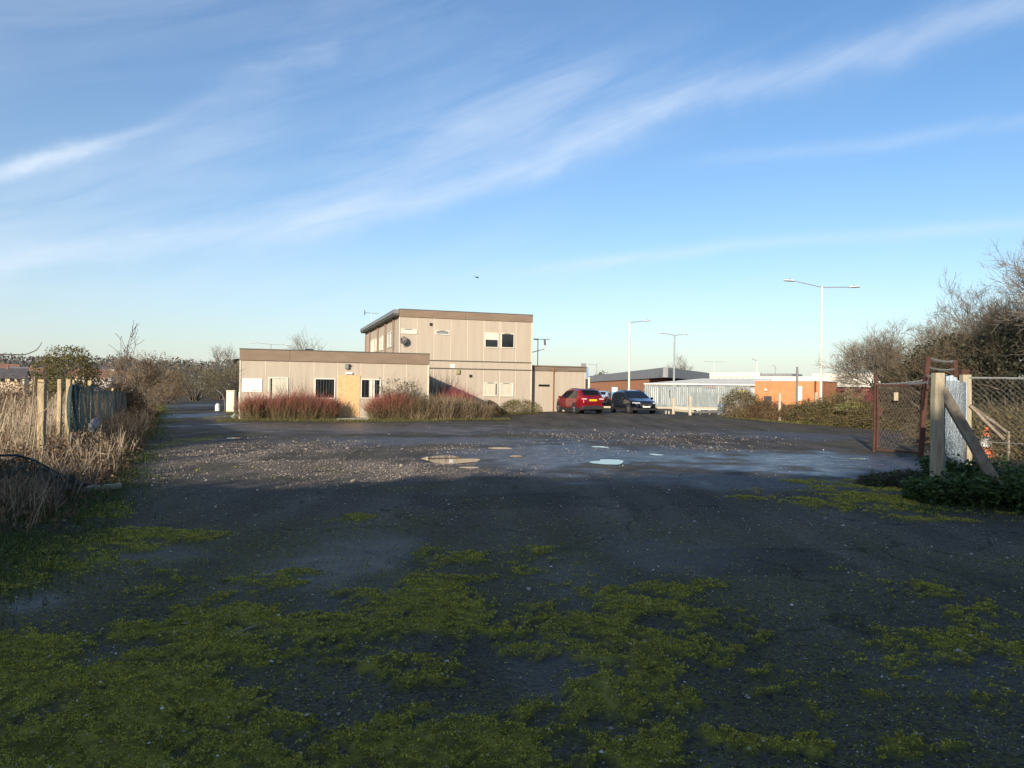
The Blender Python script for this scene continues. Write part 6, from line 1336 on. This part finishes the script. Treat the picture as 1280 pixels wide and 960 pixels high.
# --- nettles at the foot of the corner posts
def nettle(label, p, rad, h, seed):
    r = np.random.default_rng(seed); t = thing('nettle_clump', label, 'plant', (p[0], p[1], 0), 0, 'nettles at the foot of the mesh fence'); n = 46
    b = disc(r, n, rad); d = np.concatenate([b[:, :2] / rad * .35 + r.normal(0, .12, (n, 2)), np.ones((n, 1))], 1); d /= np.linalg.norm(d, axis=1, keepdims=True)
    P, R = branch(r, b - [0, 0, .03], d, h * r.uniform(.55, 1, n), .005, .003, 7, -.02, .06); m = MB(); m.tubes(P, R, 3); part(m, 'stems', M_GREENW, t)
    m = MB(); c = []
    for k in range(1, 7): c.append(P[:, k]); c.append(P[:, k] * .5 + P[:, k - 1] * .5)
    c = np.repeat(np.concatenate(c), 3, 0); c = c + r.normal(0, .045, c.shape); m.leaves(r, c[c[:, 2] > .02], .085, flat=.6, aspect=1.6, droop=.25); part(m, 'foliage', M_NETTLE, t)
for k, (px, py, rad, h, lab) in enumerate([(1158, 626, .32, .34, 'low nettles left of the near timber post'), (1180, 630, .38, .46, 'nettles at the foot of the near timber post'), (1205, 632, .42, .52, 'nettles between the near timber post and the leaning plank'), (1196, 612, .42, .62, 'taller nettles before the pale metal sheet'), (1235, 634, .42, .50, 'nettles below the leaning plank'), (1232, 612, .45, .52, 'nettles behind the leaning plank'),
                                               (1268, 634, .42, .5, 'nettles at the lower end of the leaning plank'), (1272, 610, .5, .55, 'nettles behind the plank end at the right edge'), (1300, 640, .5, .7, 'nettles at the right edge of the view')]):
    q = gnd(px, py); nettle(lab, q, rad, h, 150 + k)
for k, (px, py, rx, lab) in enumerate([(1112, 607, .62, 'heap of dead bramble stems on the asphalt below the gate'), (1142, 604, .5, 'dead bramble stems left of the nettles')]):
    q = gnd(px, py); mound('bramble_heap', lab, 'bramble', (q[0], q[1], 0), rx, .45, .24, M_NETTLE, 420, .06, 160 + k, twigs=M_TWIGD, nt=160, shoots=30)

# --- left side: round bush, sapling, lane bushes, scrub
q = at(82, 500, 33); dense_tree('round_bush', 'round olive green bush behind the netting fence', (q[0], q[1], 0), 1.3, 1.2, 3.25, M_OLIVE, 7000, .085, 200, M_TWIGO, 420, z0=.22, tw_len=.14, lump=.22, cat='bush', keep=.44)
q = at(149, 500, 30); bare_tree('thin_sapling', 'thin leafless sapling standing above the weeds left of the lane', (q[0], q[1], 0), 5.3, 201, .3, .03, .35, ((7, .38), (3, .12)), M_TWIGD, M_TWIGD, up=.06, cat='sapling', fine=.009)
for k, (px, py, Y, rx, h, lf_, kind, lab) in enumerate([
    (118, 500, 38, 1.5, 2.0, M_BRAMR, 0, 'reddish brown scrub bush between round bush and thin sapling'),
    (150, 500, 36, 1.1, 1.7, M_BROWNW, 0, 'brown weedy bush at the foot of the thin sapling'),
    (171, 500, 44, 1.5, 3.6, M_BROWNW, 2, 'sparse bush with clinging brown leaves at the turn of the lane'),
    (185, 500, 50, 1.6, 2.6, M_TANSTEM, 1, 'golden brown bush at the left edge of the lane'),
    (206, 500, 64, 2.2, 2.9, M_BRAMR, 0, 'brown bush on the left side of the lane further back'),
    (243, 500, 76, 3.2, 3.9, M_BRAM, 0, 'broad olive bush at the far end of the lane'),
    (275, 500, 84, 2.6, 3.3, M_EVER, 0, 'dark bush at the far end of the lane near the low block'),
    (292, 500, 88, 2.6, 3.9, M_BRAM, 0, 'brown bush half hidden by the corner of the low block'),
    (212, 500, 88, 3.0, 3.2, M_BRAM, 0, 'far brown bush at the back of the lane, left of the olive one')]):
    q = at(px, py, Y)
    if kind == 2: bare_tree('lane_bush', lab, (q[0], q[1], 0), h, 210 + k, .1, .04, .7, ((9, .5), (8, .3), (7, .16)), M_TWIG, leaf=lf_, nleaf=1400, lsize=.12, stems=4, cat='bush', group='bushes along the lane')
    else: dense_tree('lane_bush', lab, (q[0], q[1], -.1), rx, rx * .9, h, lf_, 3800 if kind == 0 else 900, .10 if kind == 0 else .08, 210 + k, M_TWIGO if k not in (3,) else M_TANSTEM, 280 if kind == 0 else 600, group='bushes along the lane', z0=.02, tw_len=.28, lump=.2, cat='bush', keep=.42)
q = at(294, 480, 88); bare_tree('bare_tree', 'thin leafless tree left of the low block corner', (q[0], q[1], 0), 6.8, 230, .3, .07, .5, ((7, .4), (7, .25), (5, .14)), M_TWIG, stems=2, fine=.012)
q = at(389, 480, 92); bare_tree('bare_tree', 'leafless tree crown showing over the roof of the low block', (q[0], q[1], 0), 8.4, 231, .45, .08, .6, ((8, .42), (6, .26), (5, .15)), M_TWIG, stems=2, fine=.009)
q = at(858, 480, 150); bare_tree('bare_tree', 'far leafless tree behind the brick hall roof', (q[0], q[1], 0), 8.6, 232, .4, .15, .8, ((9, .42), (8, .28), (6, .16)), M_TWIG, stems=2, fine=.02)
q = at(753, 480, 190); dense_tree('distant_tree', 'small dark green tree beyond the left end of the brick hall', (q[0], q[1]), 2.6, 2.6, 6.6, M_NETTLE, 900, .5, 233, M_TWIGD, 60)
for k, (px, Y, rx, h, dz, lab) in enumerate([(8, 46, 3.2, 3.0, -1.05, 'brown scrub in the field at the left edge of the view'), (32, 60, 3.6, 3.2, -1.35, 'brown scrub in the field below the cream bungalows'), (58, 75, 3.6, 3.4, -1.6, 'brown scrub in the field left of the round bush')]):
    q = at(px, 500, Y); dense_tree('field_scrub', lab, (q[0], q[1], dz), rx, rx, h, M_BROWNW, 3600, .12, 240 + k, M_TWIG, 220, group='scrub in the field', z0=.0, tw_len=.2, cat='scrub')
# bare twig reaching in from a tree left of the view
q = at(-130, 520, 12.5)
ft = thing('overhanging_tree', 'leafless tree at the left edge reaching one thin twig into the view', 'tree', (q[0], q[1], 0)); r = np.random.default_rng(250)
m = MB(); m.tubes(np.array([(0, 0, -.2), (0, 0.05, .9), (.05, 0, 1.7), (.0, 0, 2.6), (-.2, .1, 4.2)]), np.array([.07, .06, .05, .035, .012]), 8); part(m, 'trunk', M_BARK, ft, smooth=True)
def lw_(px, py): return at(px, py, 12.5) - np.array([q[0], q[1], 0])
tw = np.array([(0.05, 0, 1.7), lw_(-60, 452), lw_(-20, 443), lw_(8, 443), (lw_(30, 443.5)), lw_(37, 441.5), lw_(45, 438), lw_(49, 433.5), lw_(52.5, 427.5)])
m = MB(); m.tubes(tw, np.array([.03, .018, .014, .011, .010, .009, .008, .006, .004]), 5)
for a, b in ((lw_(3, 443), lw_(8, 440.5)), (lw_(29, 443.5), lw_(28, 441)), (lw_(-20, 443), lw_(-2, 436))): m.cyl(a, b, .007, .003, sides=4)
pos, dd, rr_, f = spawn(r, tw[None, :3], np.array([[.03, .018, .014]]), 5, .1, .9, .7, .2, .6); m.tubes(*branch(r, pos, dd, .6, .01, .004, 5, .1, .1), 4)
part(m, 'branches', M_TWIGD, ft)

# --- dry weeds left of the yard, verge grass
def weeds():
    r = np.random.default_rng(300)
    def strip(n, y0, y1, o0, o1):
        Y = y0 * np.exp(r.uniform(0, math.log(y1 / y0), n)); X = edge_x(Y) - o0 - np.abs(r.beta(1.1, 1.6, n)) * (o1 - o0); return X, Y
    X, Y = strip(24000, 9.0, 52, .25, 9.0); dens = fbm(X * .7, Y * .7, 3, 8); k = dens > .36; X, Y, dens = X[k], Y[k], dens[k]
    off = edge_x(Y) - X; inn = np.where(off < 2.0, .10 + .28 * np.clip(off / 1.9, 0, 1), np.clip(.4 + (off - 2.0) / 1.5, .4, 1)); h = (.16 + .72 * inn * np.clip(dens * 1.6, .5, 1.2)) * r.uniform(.55, 1.1, len(X))
    m = MB(); m.blades(r, np.stack([X, Y, land_h(X, Y) - .02], -1), h, .006 + .0004 * Y, .30, K=3); m.build('dry_grass', M_DRY, kind='stuff')
    X, Y = strip(2600, 8.6, 40, .1, 4.5); X2, Y2 = strip(520, 7.9, 11.6, .15, 2.6); X = np.concatenate([X, X2]); Y = np.concatenate([Y, Y2]); m = MB(); n = len(X); off = edge_x(Y) - X; kk = r.uniform(0, 1, n) < np.where(off < 1.9, .35, 1); X, Y, off = X[kk], Y[kk], off[kk]; n = len(X); inn = np.where(off < 1.9, .12, np.clip((off - 1.2) / 1.0, .3, 1))
    d = np.concatenate([r.normal(0, .18, (n, 2)) + [.07, 0], np.ones((n, 1))], 1); d /= np.linalg.norm(d, axis=1, keepdims=True)
    P, R = branch(r, np.stack([X, Y, land_h(X, Y) - .02], -1), d, (.5 + .75 * inn) * r.uniform(.5, 1.15, n), .0045 + .0001 * Y, .003, 4, -.01, .07); m.tubes(P, R, 3)
    pos, dd, rr_, f = spawn(r, P, R, 3, .45, 1, .5, .2, .7); m.tubes(*branch(r, pos, dd, .22 * r.uniform(.4, 1.2, len(pos)), .004, .0025, 3, .08, .1), 3)
    m.build('dry_stalks', M_STALK, kind='stuff')
    X, Y = strip(5200, 8.2, 46, -.1, 3.2); kk = (Y > 11.5) | (r.uniform(0, 1, len(X)) < .45); X, Y = X[kk], Y[kk]; n = len(X); c = np.stack([X, Y, land_h(X, Y) + r.beta(1, 2.2, n) * .75 * np.clip((edge_x(Y) - X) / .9, .15, 1)], -1); c = np.repeat(c, 4, 0) + r.normal(0, .05, (n * 4, 3))
    m = MB(); m.leaves(r, c[c[:, 2] > 0], .05 + .001 * np.repeat(Y, 4)[c[:, 2] > 0], aspect=1.6); m.build('dead_weeds', M_BROWNW, kind='stuff')
    # green verge
    n = 22000; Y = 5.0 * np.exp(r.uniform(0, math.log(60 / 5.), n)); X = edge_x(Y) + r.normal(-.25, .45, n); k = fbm(X * 1.8, Y * 1.2, 3, 19) > .44; X, Y = X[k], Y[k]
    m = MB(); m.blades(r, np.stack([X, Y, gz(X, Y) - .01], -1), r.uniform(.03, .13, len(X)), .008 + .0005 * Y, .5, K=3); m.build('verge_grass', M_GREENW, kind='stuff')
    n = 2000; Y = r.uniform(5.6, 10.5, n); X = edge_x(Y) - r.normal(.3, .55, n); c = np.stack([X, Y, gz(X, Y) + r.beta(1, 2, n) * .14], -1)
    n = 1500; q = gnd(1215, 640); X = r.uniform(5.6, 8.6, n); Y = 11.1 + (X - 6.6) * .05 - np.abs(r.normal(0, .35, n)); c = np.concatenate([c, np.stack([X, Y, gz(X, Y) + r.beta(1, 3, n) * .10], -1)])
    m = MB(); m.leaves(r, c, .034, flat=.4, aspect=1.5); m.build('verge_weeds', M_NETTLE, kind='stuff')
    # grass along the planted strip and the hedge
    n = 9000; u = r.uniform(-.9, 13.5, n); v = np.where(u < 9, r.normal(-1.35, .16, n), r.normal(-1.35 + (u - 9) * .42, .16, n)); p = B0[None] + U * u[:, None] + V * v[:, None]
    m = MB(); m.blades(r, p - [0, 0, .01], r.uniform(.05, .18, n), .016, .5, K=3)
    n = 2600; p = np.stack([r.uniform(-17.8, -13.6, n), r.uniform(37, 47, n), np.zeros(n)], -1); k = p[:, 0] > -13.2 - (p[:, 1] - 36) * .42; p = p[k]; m.blades(r, p, r.uniform(.06, .16, len(p)), .02, .5, K=3)
    n = 7000; X = r.uniform(12.6, 20, n); Y = hedge_y(X) - np.abs(r.normal(.2, .35, n)); m.blades(r, np.stack([X, Y, 0 * X - .01], -1), r.uniform(.06, .22, n), .016, .5, K=3)
    n = 2500; u = r.uniform(13, 22.5, n); v = r.normal(10.6, .25, n); p = B0[None] + U * u[:, None] + V * v[:, None]; m.blades(r, p - [0, 0, .01], r.uniform(.05, .15, n), .02, .5, K=3)
    m.build('bed_grass', leafm('yellowish grass', (.085, .090, .020), (.20, .18, .055), (.14, .14, .035)), kind='stuff')
weeds()
for k, (px0, py0, px1, py1, Y, lab) in enumerate([(26, 565, 43, 470, 11.6, 'tall forked pale stalk left of the nearest fence post'), (33, 560, 47, 500, 11.2, 'pale stalk leaning right beside the nearest fence post'), (95, 606, 120, 560, 12.2, 'pale stalk leaning over the end of the collapsed netting')]):
    a, b = at(px0, py0, Y), at(px1, py1, Y); a[2] = max(-.02, a[2] - (.5 if k < 2 else 0)); r = np.random.default_rng(320 + k); t = thing('dead_stalk', lab, 'stalk', (a[0], a[1], a[2]), 0, 'tall dead stalks'); f = np.linspace(0, 1, 7)[:, None]
    P = (b - a) * f + np.concatenate([.04 * np.sin(f * 3), 0 * f, 0 * f], 1); m = MB(); m.tubes(P, np.linspace(.014, .006, 7), 5); m.tubes(np.stack([P[4], P[5] + [.06, .02, .02], P[6] + [.14, .03, -.1]]), .006, 4); part(m, 'stem', M_STALK, t)

# --- unseen hedge behind the viewpoint, standing in for whatever shades the foreground
def shade_hedge_behind():
    r = np.random.default_rng(400); t = thing('shade_hedge', 'unseen tall evergreen hedge added behind the viewpoint to shade the foreground', 'hedge', (-10, -11.6, 0), math.atan(.26))
    n = 160; x = np.linspace(-34, 40, n); H = 7.0
    top = H + (fbm(x * .45, x * 0, 4, 61) - .5) * .9 + (fbm(x * 2.2, x * 0 + 4, 3, 67) - .5) * .5
    sec = lambda i: [(x[i], -1.1, -.3), (x[i], -1.0, top[i] * .6), (x[i], -.6, top[i] - .25), (x[i], 0, top[i]), (x[i], .6, top[i] - .3), (x[i], 1.0, top[i] * .6), (x[i], 1.1, -.3)]
    m = MB(); m.grid([sec(i) for i in range(n)]); part(m, 'growth', M_EVER, t)
    k = 9000; i = r.integers(0, n, k); z = r.uniform(0, 1, k) ** .5 * top[i]; y = np.where(z > top[i] - .5, r.uniform(-.8, .8, k), np.sign(r.normal(0, 1, k)) * 1.05)
    m = MB(); m.leaves(r, np.stack([x[i] + r.normal(0, .2, k), y, np.where(np.abs(y) < .9, top[i] + r.normal(0, .12, k), z)], -1), .32, aspect=1.6); part(m, 'foliage', M_EVER, t)
shade_hedge_behind()
